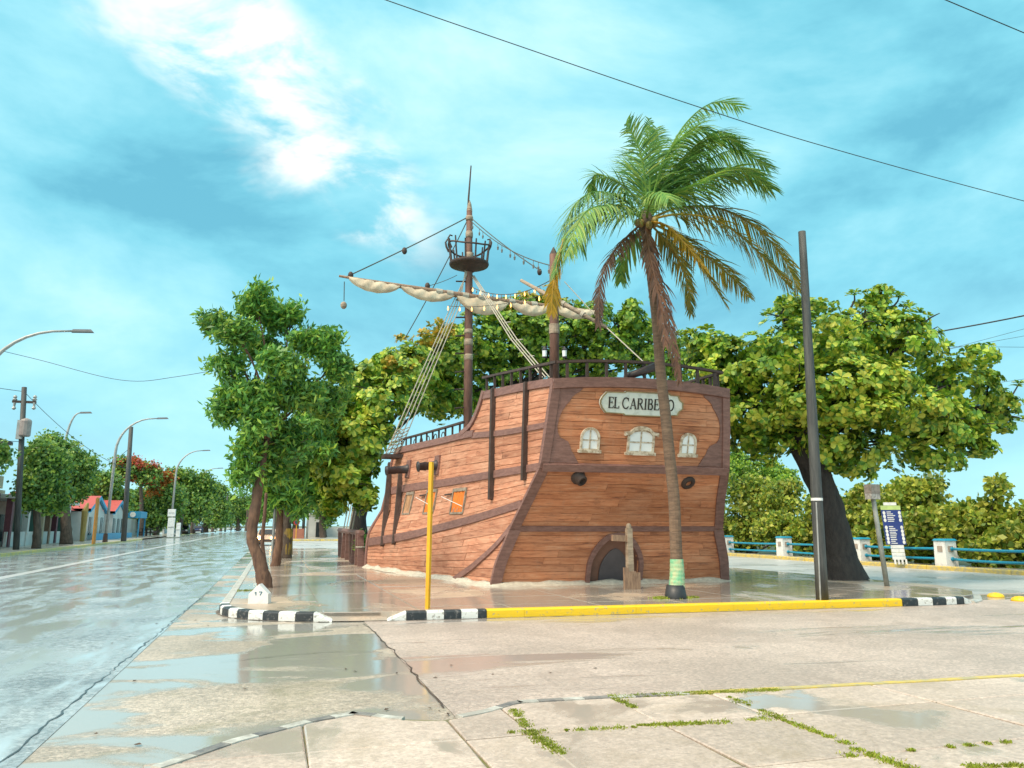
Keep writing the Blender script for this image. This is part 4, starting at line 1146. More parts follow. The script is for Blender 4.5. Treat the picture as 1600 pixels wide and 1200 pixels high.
# --- square gun-deck windows with orange curtains
for gi, (x0, y0, x1, y1) in enumerate(((633, 769, 647, 805), (665, 765, 684, 804), (706, 763, 731, 804))):
    u, z = side_uv((x0 + x1) / 2, (y0 + y1) / 2); fr = side_frame(u, z); s = mpp(fr[0])
    h = (y1 - y0) * s; ua, ub = side_uv(x0, (y0 + y1) / 2)[0], side_uv(x1, (y0 + y1) / 2)[0]; w = (side_pt(ua, z) - side_pt(ub, z)).length
    t = .065; w *= .82
    oo = [(-w / 2, -h / 2), (w / 2, -h / 2), (w / 2, h / 2), (-w / 2, h / 2)]; ii = [(-w / 2 + t, -h / 2 + t), (w / 2 - t, -h / 2 + t), (w / 2 - t, h / 2 - t * 1.6), (-w / 2 + t, h / 2 - t * 1.6)]
    m_ = MB(); m_.strip(ii, oo, fr, .0, .085, closed=True); win = m_.obj('window', mat('grey_frame', (.34, .28, .22), (.16, .13, .10), rough=.75, scale=8), ship)
    nfo = 12; pl = []
    m_ = MB(); o, r, uu, n = fr
    for k in range(nfo):
        xa, xb = lerp(-w / 2 + t, w / 2 - t, k / nfo), lerp(-w / 2 + t, w / 2 - t, (k + 1) / nfo); da, db = .052 + .012 * math.sin(k * 1.9), .052 + .012 * math.sin((k + 1) * 1.9)
        m_.add([o + r * xa - uu * (h / 2 - t) + n * da, o + r * xb - uu * (h / 2 - t) + n * db, o + r * xb + uu * (h / 2 - t) + n * db, o + r * xa + uu * (h / 2 - t) + n * da], [(0, 1, 2, 3)])
    m_.obj('curtain', M_curtain if gi else mat('curtain_faded', (.50, .28, .14), (.22, .12, .07), rough=.8, scale=6, stretch=(4, 4, .4)), win)
    if gi:
        m_ = MB(); m_.tube([o - r * (w / 2 + .05) + uu * h * .12 + n * .42, o + r * (w / 2 - t) - uu * h * .22 + n * .1], .010, 6); m_.obj('stay_rod', M_white, win)
        m_ = MB(); m_.tube([o - r * (w / 2) + uu * h * .30 + n * .08, o - r * (w / 2 + .55) + uu * h * .28 + n * .10], .03, 6); m_.obj('lid_bar', M_darkwood, win)

# --- white plaster skirt lapping the foot of the hull, like foam
fr_pts = [side_pt(u, .15) for u in np.linspace(.995, .0, 30)] + [stern_pt(x, .15) for x in np.linspace(XC - hb(.15), XC + hb(.15), 24)] + [side_pt(u, .15, sgn=1) for u in np.linspace(0.03, .5, 10)]
vs = []; fs = []
for i, p in enumerate(fr_pts):
    a = fr_pts[max(0, i - 1)]; c = fr_pts[min(len(fr_pts) - 1, i + 1)]; t = (c - a).normalized(); n = V((t.y, -t.x, 0)); 
    w0 = random.uniform(.16, .42); hh = random.uniform(.05, .13)
    for d, z in ((-.06, .16), (.03, .15 + hh + .03), (w0 * .35, .15 + hh * .8), (w0 * .7, .15 + hh * .35), (w0, .148)):
        q = p + n * (d + .03); vs.append((q.x + random.uniform(-.02, .02), q.y + random.uniform(-.02, .02), z + gz(q.y)))
    if i:
        for j in range(4): fs.append(((i - 1) * 5 + j, (i - 1) * 5 + j + 1, i * 5 + j + 1, i * 5 + j))
link('plaster_skirt', vs, fs, M_skirt, ship, True)

# --- masts, yard, sail, rigging
MY = 33.0
foot, head, tip = AT(731, 700, MY), AT(733.5, 327, MY), AT(736, 259, MY)
foot.z = 1.2
def mast_pt(py): return AT(lerp(731, 733.5, (660 - py) / 333), py, MY)
m_ = MB(); m_.tube([foot, mast_pt(560), mast_pt(430), mast_pt(400), head], [.20, .195, .17, .16, .13], 14); mast = m_.obj('mast', M_mast, ship, True)
m_ = MB(); m_.tube([head + V((-.08, 0, -.9)), head + V((-.05, 0, .5)), tip], [.05, .045, .03], 8); m_.obj('topmast', M_darkwood, mast)
m_ = MB(); m_.tube([head + V((0, 0, -.1)), head + V((0, 0, .25)), head + V((0, 0, .45))], [.14, .09, .02], 10); m_.obj('mast_cap', M_palewood, mast)
for a, c in ((338, 345), (362, 372), (395, 412), (466, 480), (515, 522), (530, 541), (553, 564)):
    m_ = MB(); p0, p1 = mast_pt(c), mast_pt(a); m_.tube([p0, p0.lerp(p1, .3), p0.lerp(p1, .7), p1], [.19, .205, .205, .19] if a > 440 else [.16, .175, .175, .16], 14); m_.obj('rope_binding', M_palewood, mast, True)
for k, py in enumerate(range(440, 660, 28)):
    p = mast_pt(py); m_ = MB(); m_.tube([p, p + V((-.62, -.05, -.06 - .03 * (k % 2)))], [.04, .035], 6); m_.obj('climbing_peg', M_darkwood, mast)
# crow's nest
cb = mast_pt(414); RN = 30 * mpp(cb)
m_ = MB(); m_.lathe(cb, [(.2, -.35), (.55, -.14), (RN, -.05), (RN + .03, 0), (RN + .03, .07), (RN, .09)], 28); nest = m_.obj('crows_nest', M_darkwood, ship)
for k in range(12):
    a = 2 * math.pi * k / 12 + .1; d = V((math.cos(a), math.sin(a), 0)); m_ = MB()
    m_.tube([cb + d * (RN - .04) + V((0, 0, .05)), cb + d * (RN + .08) + V((0, 0, .95 + .2 * (math.cos(2 * a) > .2)))], [.045, .035], 6); m_.obj('stake', M_darkwood, nest)
for zz, rr in ((.72, 1.02),):
    m_ = MB(); m_.tube([cb + V((math.cos(t) * (RN + .07), math.sin(t) * (RN + .07), zz + .28 * abs(math.cos(t)) ** 3)) for t in np.linspace(0, 2 * math.pi, 36)], .045, 6); m_.obj('hoop', M_darkwood, nest)
for sx_, dz in ((-1, 0), (1, 0), (-1, 1)):
    m_ = MB(); y_ = .45 if dz else -.15
    m_.tube([cb + V((sx_ * (RN + x), y_, z)) for x, z in ((-.02, .7), (.10, .95), (.14, 1.15), (.06, 1.30), (-.06, 1.27))], [.05, .05, .045, .04, .03], 6); m_.obj('horn', M_darkwood, nest)
# yard with furled sail
yl, yr = AT(529, 434, MY - .2), AT(932, 489, MY + .2)
yp = lambda t: yl.lerp(yr, t) + V((0, -.25, -.12 * math.sin(math.pi * t)))
m_ = MB(); m_.tube([yp(t) for t in np.linspace(0, 1, 13)], [lerp(.05, .13, min(1, 3 * min(t, 1 - t))) for t in np.linspace(0, 1, 13)], 10); yard = m_.obj('yard', M_postwood, ship, True)
for t in (.36, .40, .46, .52, .64, .73, .80):
    m_ = MB(); m_.tube([yp(t - .012), yp(t + .012)], .15, 10); m_.obj('rope_binding', M_rope, yard)
def swag(t0, t1, depth):
    nu, nv = 16, 7; vs = []; fs = []
    for i in range(nu + 1):
        t = lerp(t0, t1, i / nu); top_ = yp(t) + V((0, -.08, .02)); k = 4 * (i / nu) * (1 - i / nu)
        dd = .10 + depth * (k ** .8)
        for j in range(nv + 1):
            v = j / nv; bulge = math.sin(v * math.pi) * .05 * (.3 + k)
            fold = .04 * math.sin(i * 1.7 + v * 5) * k
            vs.append(top_ + V((0, -bulge + fold + (.12 if j == nv else 0), -dd * v)))
    for i in range(nu):
        for j in range(nv): a = i * (nv + 1) + j; fs.append((a, a + 1, a + nv + 2, a + nv + 1))
    return link('sail', vs, fs, M_sail, yard, True)
for t0, t1, d in ((.035, .215, .40), (.22, .42, .42), (.425, .63, .70), (.635, .80, .48), (.805, .985, .40)): swag(t0, t1, d)
# buoy hanging from the yard arm, blocks
rp = AT(538, 440, MY - .2)
m_ = MB(); m_.tube([rp, AT(537.5, 470, MY - .2)], .02, 5); hb_ = m_.obj('rope', M_darkrope, yard)
m_ = MB(); m_.ball(AT(537, 477, MY - .2), .14, 8, 1.2); m_.obj('buoy', M_palewood, hb_, True)
def rope(pts_, r, m, name='rope'):
    m_ = MB(); m_.tube(pts_, r, 5, caps=False); return m_.obj(name, m, ship)
tp = mast_pt(338)
rp1 = rope(sag(tp, AT(540, 433, MY - .2), .05), .028, M_darkrope)
for px, py in ((632, 392), (668, 447), (843, 425), (548, 430)):
    m_ = MB(); m_.ball(AT(px, py, MY - .3), .12, 6, 1.4); m_.obj('block', M_darkwood, rp1, True)
rope(sag(AT(668, 447, MY - .3), AT(714, 430, MY), .05), .015, M_darkrope)
rope(sag(tp, AT(632, 530, 38), .15), .025, M_darkrope)
MZY = 24.5
mz0, mz1 = AT(866, 600, MZY), AT(865, 398, MZY); mz0.z = 4.8
rope(sag(tp, AT(846, 424, 26), .1), .022, M_darkrope)
st_ = sag(tp + V((0, 0, -.15)), AT(866, 416, MZY), .35, 20)
lights = rope(st_, .02, M_darkrope, 'light_string')
M_bulb = mat('bulb', (1, .75, .4), rough=.3, emit=(1.0, .42, .08), estr=2.2)
M_bulboff = mat('bulb_off', (.16, .15, .13), rough=.2)
for k in range(1, 13):
    p = st_[min(20, int(k * 1.6))]; m_ = MB(); m_.tube([p, p + V((0, 0, -.16)), p + V((0, 0, -.2)), p + V((0, 0, -.32))], [.012, .012, .045, .03], 6); m_.obj('bulb', M_bulboff, lights)
st2 = sag(mast_pt(446), AT(860, 438, MZY + 2), .5, 18); lights2 = rope(st2, .018, M_darkrope, 'light_string')
for k in range(1, 17):
    p = st2[k]; m_ = MB(); m_.tube([p, p + V((0, 0, -.06)), p + V((0, 0, -.10)), p + V((0, 0, -.19))], [.012, .012, .032, .02], 6); m_.obj('bulb', M_bulb if k % 2 else M_bulboff, lights2)
# festoon of lit bulbs along the yard behind the mast
st3 = sag(AT(700, 478, MY + .3), AT(866, 455, MZY + 3), .25, 16); lights3 = rope(st3, .015, M_darkrope, 'light_string')
for k in range(0, 15, 2):
    p = st3[k]; m_ = MB(); m_.tube([p, p + V((0, 0, -.06)), p + V((0, 0, -.10)), p + V((0, 0, -.20))], [.012, .012, .035, .022], 6); m_.obj('bulb', M_bulb, lights3)
# shrouds: port set down to the channel, starboard set to the quarterdeck
chan_u, chan_z = side_uv(622, 714)
co = AT(624, 716, 31.6)
m_ = MB(); 
cpx = [AT(598, 716, 31.2), AT(636, 713, 31.2)]
m_.box((cpx[0] + cpx[1]) / 2 + V((0, 0, .02)), ((cpx[1] - cpx[0]).length, .9, .14)); chan = m_.obj('channel_board', M_darkwood, ship)
top_s = mast_pt(478)
for k, (bx, by, tx) in enumerate(((601, 713, 704), (608, 711, 709), (616, 709, 713), (624, 707, 718))):
    rope([AT(bx, by, 31.1 + .15 * k), AT(lerp(bx, tx, .5), lerp(by, 478, .5), 32), AT(tx, 480, MY - .15)], .024, M_rope)
    rope([AT(tx, 480, MY - .15), mast_pt(425) + V((-.05 - .05 * k, -.1, 0))], .022, M_rope)
for k in range(7):                                # netting at the foot
    t = .02 + k * .026
    a_ = AT(lerp(601, 704, t), lerp(713, 480, t), 31.1); c_ = AT(lerp(624, 718, t), lerp(707, 480, t), 31.5); rope([a_, (a_ + c_) / 2 + V((0, -.03, -.04)), c_], .02, M_rope)
    if k < 6:
        for j in range(3):
            b0, b1 = lerp(601, 624, j / 3), lerp(601, 624, (j + 1) / 3)
            rope([AT(lerp(b0, lerp(704, 718, j / 3), t), lerp(712, 480, t), 31.1), AT(lerp(b1, lerp(704, 718, (j + 1) / 3), t + .026), lerp(709, 480, t + .026), 31.3)], .016, M_rope)
for k, (tx, bx) in enumerate(((736, 848), (740, 853), (744, 859))):
    rope([mast_pt(430) + V((.12 + .06 * k, 0, 0)), AT(lerp(tx, bx, .55), lerp(430, 590, .62), 28.5), AT(bx, 590, 25.2)], .024, M_rope)
for t in (.45, .62, .78):
    a_ = AT(lerp(738, 848, t), lerp(432, 588, t * 1.03), lerp(33, 25.5, t)); rope([a_, a_ + V((.28, 0, .05))], .03, M_rope)
# mizzen mast with gaff and lanterns
m_ = MB(); m_.tube([mz0, AT(866, 500, MZY), mz1], [.17, .165, .15], 14); miz = m_.obj('mizzen_mast', M_mast, ship, True)
m_ = MB(); m_.tube([mz1, mz1 + V((0, 0, .12)), mz1 + V((0, 0, .28))], [.15, .10, .02], 10); m_.obj('mast_cap', M_darkwood, miz)
m_ = MB(); p0, p1 = AT(866, 522, MZY), AT(866, 507, MZY); m_.tube([p0, p1], .185, 14); m_.obj('rope_binding', M_palewood, miz)
ga, gb = AT(814, 438, MZY + 1.2), AT(948, 512, MZY - 1.2)
m_ = MB(); m_.tube([ga, ga.lerp(gb, .5), gb], [.06, .09, .06], 10); gaff = m_.obj('gaff', M_palewood, ship, True)
for t in (.5, .72, .9):
    m_ = MB(); m_.tube([ga.lerp(gb, t), ga.lerp(gb, t + .03)], .11, 10); m_.obj('rope_binding', M_rope, gaff)
rope([gb, AT(1006, 566, 19.5)], .02, M_rope); rope([AT(882, 440, MZY), AT(935, 498, MZY - 1)], .016, M_rope)
for px in (851, 882):
    c_ = AT(px, 552, MZY - .35); m_ = MB(); m_.lathe(c_, [(.05, -.16), (.09, -.15), (.09, -.12)], 8); ln = m_.obj('lantern', M_iron, ship)
    MB().lathe(c_, [(.10, .10), (.11, .12), (.05, .19), (.02, .24)], 8).obj('lantern_cap', M_iron, ln)
    m_ = MB(); m_.lathe(c_, [(.075, -.12), (.085, .10)], 8); m_.obj('lantern_glass', M_pane, ln)
    m_ = MB(); m_.tube([c_ + V((0, 0, .22)), c_ + V((0, .3, .30)), V((8.98, MZY, c_.z + .3))], .018, 5); m_.obj('bracket', M_iron, ln)
# dark spar resting on the taffrail
sa, sb = AT(975, 590, 18.9), AT(1024, 573, 18.5)
m_ = MB(); m_.tube([sa, sa.lerp(sb, .2), sb], [.05, .10, .12], 12); m_.obj('swivel_gun', M_iron, ship, True)

# --- bow-side timber fence with planters
fence = thing('timber_fence', 'low brown timber post and rail fence running on from the ship bow', 'fence', (3.6, 36, .15))
fp0, fp1 = V((3.5, 32.9, .15)), V((3.55, 44.5, .2))
fposts = [32.9, 33.8, 35.4, 37.0, 39.0, 41.2, 43.6]
for k, y in enumerate(fposts):
    m_ = MB(); x = 3.42; m_.box(V((x, y, .15 + .68)), (.26 if k < 3 else .2, .26, 1.36), ry=.04 * (k % 3 - 1)); m_.obj('post', M_trim, fence)
m_ = MB(); m_.tube([V((3.42, 32.6, 1.52)), V((3.42, 36.5, 1.55)), V((3.42, 44.3, 1.62))], .13, 6); m_.obj('rail', M_trim, fence)
m_ = MB(); m_.tube([V((3.42 + .18 * math.cos(t), 32.9 + .18 * math.sin(t), .95)) for t in np.linspace(0, 6.28, 10)], .03, 5); m_.obj('rope_lashing', M_rope, fence)
for k in range(4):
    a_ = V((3.42, 37 + k * 1.6, 1.6)); rope_ = MB(); rope_.tube([a_, a_ + V((.3, .4, 1.6))], .03, 5); rope_.obj('rope', M_rope, fence)

# ================================================================== VEGETATION
def rot_to(normals, spin):
    """frames whose z axis is the given normal (N,3) with random spin"""
    n = normals / (np.linalg.norm(normals, axis=1, keepdims=True) + 1e-9)
    ref = np.where(np.abs(n[:, 2:3]) < .9, np.array([[0, 0, 1.]]), np.array([[1., 0, 0]]))
    x = np.cross(ref, n); x /= np.linalg.norm(x, axis=1, keepdims=True); y = np.cross(n, x)
    c, s = np.cos(spin)[:, None], np.sin(spin)[:, None]
    return np.stack([x * c + y * s, -x * s + y * c, n], axis=2)
def scatter(name, tv, tq, pos, nrm, scl, m, parent, r=rng):
    N = len(pos); R3 = rot_to(nrm, r.uniform(0, 6.28, N))
    v = np.einsum('nij,kj->nki', R3, tv) * scl[:, None, None] + pos[:, None, :]
    q = (tq[None] + (np.arange(N) * len(tv))[:, None, None]).reshape(-1, tq.shape[1])
    return bigmesh(name, v.reshape(-1, 3), q, m, parent)
def rosette(n, L, W, tilt0, tilt1, seed, fold=.12, cup=.25):
    """whorl of broad obovate leaves at a twig end"""
    r = np.random.default_rng(seed); vs = []; qs = []
    for k in range(n):
        a = 2 * math.pi * k / n + r.uniform(-.3, .3); t = r.uniform(tilt0, tilt1); l = L * r.uniform(.7, 1.15); w = W * r.uniform(.8, 1.15)
        d = np.array([math.cos(a) * math.cos(t), math.sin(a) * math.cos(t), math.sin(t)]); s = np.array([-math.sin(a), math.cos(a), 0]); u = np.cross(d, s)
        s = s * math.cos(.3 * r.normal()) + u * math.sin(.3 * r.normal())
        o = len(vs); cu = lambda x: -cup * l * x * x
        for x, wd in ((.08, .10), (.45, .72), (.78, 1.0), (1.0, .35)):
            c = d * (x * l) + np.array([0, 0, cu(x)])
            vs += [c - s * w * wd / 2 + u * fold * w * wd, c, c + s * w * wd / 2 + u * fold * w * wd]
        for i in range(3):
            for j in range(2): b = o + i * 3 + j; qs.append((b, b + 1, b + 4, b + 3))
    return np.array(vs, float), np.array(qs)
def spray(n, L, W, spread, seed, droop=.35):
    """loose spray of narrow leaflets"""
    r = np.random.default_rng(seed); vs = []; qs = []
    for k in range(n):
        a = r.uniform(0, 6.28); t = r.uniform(-.9, .7); l = L * r.uniform(.6, 1.2); w = W * r.uniform(.7, 1.2)
        d = np.array([math.cos(a) * math.cos(t), math.sin(a) * math.cos(t), math.sin(t) - droop]); d /= np.linalg.norm(d)
        s = np.cross(d, r.normal(size=3)); s /= np.linalg.norm(s); base = r.normal(size=3) * spread
        o = len(vs)
        vs += [base, base + d * l * .5 - s * w / 2, base + d * l + np.array([0, 0, -.12 * l]), base + d * l * .5 + s * w / 2]; qs.append((o, o + 1, o + 2, o + 3))
    return np.array(vs, float), np.array(qs)
def lobes_from_px(L):
    out = []
    for q in L:
        px, py, rx, ry, Y = q[:5]; c = AT(px, py, Y); s = mpp(c); out.append((np.array(c), np.array([rx * s, (q[5] if len(q) > 5 else (rx + ry) / 2 * .95) * (s if len(q) <= 5 else 1), ry * s])))
    return out
def fill(lobes, n, shell=.3, up=.35, r=rng, clumps=9, core=.5):
    """points spread through the lobes, denser towards their outside, with outward normals"""
    subs = []
    for c, b in lobes:                            # boughs: smaller clumps set on and inside each lobe
        for _ in range(clumps):
            d = r.normal(size=3); d /= np.linalg.norm(d); k = r.uniform(.24, .44)
            subs.append((c + d * b * r.uniform(.5, 1.0), b * k * np.array([1.1, 1.1, .75])))
    lobes = [(c, b * core) for c, b in lobes] + subs
    w = np.array([np.prod(b) ** (2 / 3) for _, b in lobes]); w /= w.sum(); cnt = r.multinomial(n, w); P, Nn = [], []
    for (c, b), k in zip(lobes, cnt):
        d = r.normal(size=(k, 3)); d /= np.linalg.norm(d, axis=1, keepdims=True)
        rad = 1 - shell * r.beta(1, 1.6, size=k) * 1.6; rad = np.clip(rad + .10 * r.normal(size=k), .15, 1.15)
        # lumpy outline
        lump = 1 + .13 * np.sin(d[:, 0] * 5 + c[0]) * np.sin(d[:, 2] * 6 + c[2]) + .10 * np.sin(d[:, 1] * 7 + d[:, 2] * 4 + c[1])
        P.append(c + d * b * (rad * lump)[:, None]); nn = d / b * b.mean(); nn[:, 2] += up; Nn.append(nn)
    return np.concatenate(P), np.concatenate(Nn)
def limbs(mb, start, lobes, r0, n_sub=3, rnd=random):
    for c, b in lobes:
        c = V(c); mid = V(start).lerp(c, .5) + V((rnd.uniform(-.3, .3), rnd.uniform(-.3, .3), rnd.uniform(-.1, .4)))
        mb.tube(catmull([start, mid, c], 4), [lerp(r0, r0 * .28, t) for t in np.linspace(0, 1, 9)], 6)
        for _ in range(n_sub):
            e = c + V((rnd.uniform(-1, 1) * b[0], rnd.uniform(-1, 1) * b[1], rnd.uniform(-.4, 1) * b[2])) * .85
            mb.tube(catmull([mid.lerp(c, .6), c.lerp(e, .5) + V((0, 0, rnd.uniform(-.2, .3))), e], 3), [lerp(r0 * .35, r0 * .1, t) for t in np.linspace(0, 1, 7)], 5)
ROS = [rosette(9, .34, .19, .05, .75, s) for s in range(4)]
def tree(name, label, trunk_px, Y, trunk_r, lobes_px, n, kind, bark, leaf, group=None, size=1.0, nshow=0, shell=.3, extra=None, nsub=3, base=None, limb_r=None, up=.35, core=.5, clumps=9):
    lobes = lobes_px if isinstance(lobes_px[0][0], np.ndarray) else lobes_from_px(lobes_px)
    tp_ = [V(p) for p in trunk_px] if isinstance(trunk_px[0], Vector) else [AT(px, py, Y) for px, py in trunk_px]
    root = thing(name, label, 'tree', tp_[0], group)
    mb = MB(); path = catmull(tp_, 9)
    rad = [interp(np.linspace(0, 1, len(trunk_r)), trunk_r, i / (len(path) - 1)) for i in range(len(path))]
    mb.tube(path, rad, 20); mb.knob(trunk_r[1] * .22, .55 / trunk_r[1]); mb.obj('trunk', bark, root, True)
    mb = MB(); limbs(mb, path[-1], lobes, limb_r or trunk_r[-1] * .55, nsub); mb.obj('branches', bark, root, True)
    P, Nn = fill(lobes, n, shell, up, clumps=clumps, core=core)
    S = rng.uniform(.75, 1.2, n) * size
    if kind == 'almond':
        if nshow:                                # the rosettes nearest the street are separate parts
            d = (P - np.array(EYE)) @ np.array(_fw); faceing = -(Nn @ np.array(_fw)); score = -d + 1.6 * faceing + rng.normal(size=n) * .5
            idx = np.argsort(-score); show, rest = idx[:nshow], idx[nshow:]
            key = (name, leaf.name, round(size, 2))
            meshes = []
            for tv, tq in ROS:
                me = bpy.data.meshes.new('leaf_cluster'); me.from_pydata([tuple(v) for v in tv], [], [tuple(int(i) for i in q) for q in tq]); me.materials.append(leaf); meshes.append(me)
            R3 = rot_to(Nn[show], rng.uniform(0, 6.28, nshow))
            for k, i in enumerate(show):
                o = bpy.data.objects.new('leaf_cluster', meshes[k % 4]); col.objects.link(o)
                o.parent = root; M4 = Matrix([[*R3[k][0], 0], [*R3[k][1], 0], [*R3[k][2], 0], [0, 0, 0, 1]])
                o.matrix_basis = Matrix.Translation(V(P[i]) - V(root.location)) @ M4 @ Matrix.Scale(float(S[i]), 4)
            P, Nn, S = P[rest], Nn[rest], S[rest]
        tv, tq = ROS[1]; stuff(scatter('crown', tv, tq, P, Nn, S, leaf, root))
    else:
        tv, tq = kind; stuff(scatter('crown', tv, tq, P, Nn, S, leaf, root))
    if extra:
        for (lb, k, lf, sz) in extra:
            P, Nn = fill(lobes_from_px(lb), k, .5); tv, tq = ROS[2] if kind == 'almond' else kind
            stuff(scatter('turning_leaves' if kind == 'almond' else 'blossom', tv, tq, P, Nn, np.full(k, sz * size), lf, root))
    return root

# big sea almond right of the ship, black trunk
tree('almond_tree', 'spreading sea almond tree with thick black trunk right of the ship', [(1318, 908), (1312, 870), (1300, 815), (1280, 750), (1255, 700), (1240, 660)], 20.66, [.72, .50, .44, .42, .40, .34],
     [(1150, 585, 80, 75, 21.5), (1175, 650, 70, 45, 20.5), (1110, 560, 45, 55, 22), (1250, 545, 90, 70, 20), (1235, 500, 60, 35, 22), (1330, 520, 90, 60, 21), (1420, 545, 90, 65, 20.5), (1500, 600, 75, 60, 20.5), (1320, 610, 120, 75, 19.2), (1420, 650, 100, 60, 19.5), (1450, 700, 85, 42, 20), (1360, 710, 75, 42, 20), (1300, 690, 60, 40, 19.8), (1500, 660, 70, 50, 20), (1130, 620, 60, 55, 21.5), (1190, 690, 70, 35, 21), (1555, 640, 38, 42, 20.5), (1370, 480, 40, 28, 21), (1250, 620, 80, 60, 19.6)],
     4600, 'almond', M_barkdark, M_leaf_almond, nshow=300, size=.72, nsub=4, limb_r=.14, core=.8, clumps=8, shell=.4)
# twigs standing out above the crown
root = bpy.data.objects['almond_tree']; mb = MB(); P = []
for (a, b) in (((1330, 480), (1335, 458)), ((1385, 490), (1372, 452)), ((1395, 480), (1405, 462)), ((1290, 490), (1278, 478)), ((1400, 500), (1418, 477)), ((1480, 555), (1482, 540)), ((1510, 580), (1520, 548)), ((1540, 620), (1550, 560)), ((1220, 490), (1222, 478)), ((1570, 630), (1592, 600)), ((1230, 500), (1200, 490)), ((1575, 650), (1598, 655))):
    pa, pb = AT(*a, 20.8), AT(*b, 20.8); MB().tube([pa, pa.lerp(pb, .5) + V((.08, 0, .02)), pb], [.04, .03, .02], 5).obj('twig', M_barkdark, root); P += [pb, pb + V((.1, .05, .08)), pb + V((-.15, 0, -.08))]
P = np.array([tuple(p) for p in P]); stuff(scatter('twig_leaves', *ROS[0], P, np.tile([[.1, -.3, 1.]], (len(P), 1)), np.full(len(P), .72), M_leaf_almond, root))

tree('almond_tree', 'yellow-green sea almond tree leaning over the fence at the ship bow', [AT(562, 870, 41), AT(560, 830, 41), AT(562, 790, 41), AT(575, 720, 40)], 38.5, [.5, .42, .38, .3],
     [(560, 690, 62, 62, 36), (535, 745, 45, 48, 35.5), (525, 660, 45, 60, 37), (600, 630, 60, 55, 37), (555, 600, 35, 40, 39), (640, 580, 65, 55, 40), (570, 775, 25, 25, 35), (700, 560, 60, 50, 42), (690, 620, 60, 50, 43), (500, 715, 25, 50, 36)],
     2800, 'almond', M_barkdark, M_leaf_almond, nshow=300, size=1.08, limb_r=.13, core=.75, clumps=8, shell=.4,
     extra=[([(660, 530, 45, 22, 41), (700, 515, 35, 20, 41), (630, 570, 30, 20, 39)], 90, M_leaf_autumn, .8)])
tree('almond_tree', 'broad sea almond tree rising behind the quarterdeck and mizzen mast', [AT(800, 860, 46), AT(800, 740, 46), AT(790, 660, 46), AT(810, 610, 46)], 46, [.6, .5, .42, .35],
     [(740, 530, 60, 45, 45), (800, 500, 55, 40, 45), (870, 510, 60, 45, 44), (930, 500, 55, 42, 43), (985, 500, 35, 38, 42), (960, 550, 65, 45, 43), (780, 570, 60, 40, 46), (880, 565, 60, 40, 45), (1020, 545, 45, 50, 43), (740, 610, 50, 40, 46), (1060, 560, 40, 50, 43), (830, 530, 70, 50, 45), (690, 560, 50, 45, 46), (900, 600, 80, 30, 46)],
     3300, 'almond', M_barkdark, M_leaf_almond2, nshow=0, size=1.08, limb_r=.14, nsub=5, core=.75, clumps=8, shell=.4,
     extra=[([(850, 468, 50, 18, 44), (790, 490, 30, 18, 45)], 130, M_leaf_autumn, .8)])

# corner tree with fine drooping leaves
SPR = spray(15, .19, .070, .10, 3, .25)
tree('street_tree', 'tall leafy tree with crooked brown trunk on the pavement corner', [(414, 922), (409, 890), (397, 852), (393, 832), (400, 790), (405, 740), (416, 690)], 22.2, [.22, .17, .15, .145, .14, .125, .10],
     [(400, 475, 40, 22, 22), (340, 502, 26, 14, 22), (372, 520, 34, 20, 21.3), (450, 495, 34, 22, 22.6), (492, 530, 36, 22, 22), (522, 575, 22, 24, 22), (410, 545, 38, 18, 23), (350, 568, 24, 14, 22), (448, 572, 44, 20, 21.3), (388, 612, 42, 18, 22), (470, 618, 50, 22, 21.8), (512, 628, 28, 26, 23), (352, 640, 16, 17, 22), (415, 655, 42, 24, 21.6), (395, 700, 26, 22, 22), (382, 738, 18, 18, 22), (450, 690, 36, 28, 22.5), (425, 735, 22, 24, 23)],
     2900, SPR, M_barkbrown, M_leaf_corner, shell=.8, nsub=3, limb_r=.055, up=.1, core=.6, clumps=7)
tree('street_tree', 'brown-trunked tree just behind the corner tree on the pavement', [AT(430, 886, 34.2), AT(436, 840, 34.2), AT(438, 780, 34.2), AT(440, 700, 34.2)], 34.2, [.21, .15, .13, .11],
     [(440, 740, 40, 35, 34), (475, 690, 40, 40, 34), (420, 770, 30, 25, 34), (505, 650, 40, 45, 35), (460, 775, 25, 25, 34)], 900, spray(16, .42, .12, .16, 4), M_barkbrown, M_leaf_corner, shell=.6, limb_r=.07, up=.1)
tree('street_tree', 'thicker tree third along the pavement, yellow stain low on its trunk', [AT(446, 873, 42), AT(447, 820, 42), AT(446, 760, 42), AT(450, 700, 42)], 42, [.34, .27, .23, .18],
     [(455, 740, 45, 35, 42), (490, 720, 40, 45, 43), (500, 770, 25, 20, 42)], 700, spray(16, .5, .14, .2, 5), M_bark, M_leaf_corner, shell=.6, limb_r=.08, up=.1)
mb = MB(); p = AT(446, 866, 42); mb.tube([p + V((.02, 0, 0)), p + V((.02, 0, 1.3))], [.33, .285], 12, caps=False); mb.obj('yellow_stain', mat('stain_yellow', (.42, .28, .03), (.14, .10, .05), rough=.8, scale=3), bpy.data.objects['street_tree.002'])
# thin companion stem
st_t = thing('sapling', 'slender bare sapling stem between the pavement trees', 'tree', AT(416, 900, 26))
mb = MB(); mb.tube(catmull([AT(417, 900, 26), AT(410, 850, 26), AT(413, 810, 26), AT(416, 770, 26)], 4), [lerp(.07, .045, t) for t in np.linspace(0, 1, 13)], 8); mb.obj('trunk', M_barkbrown, st_t, True)

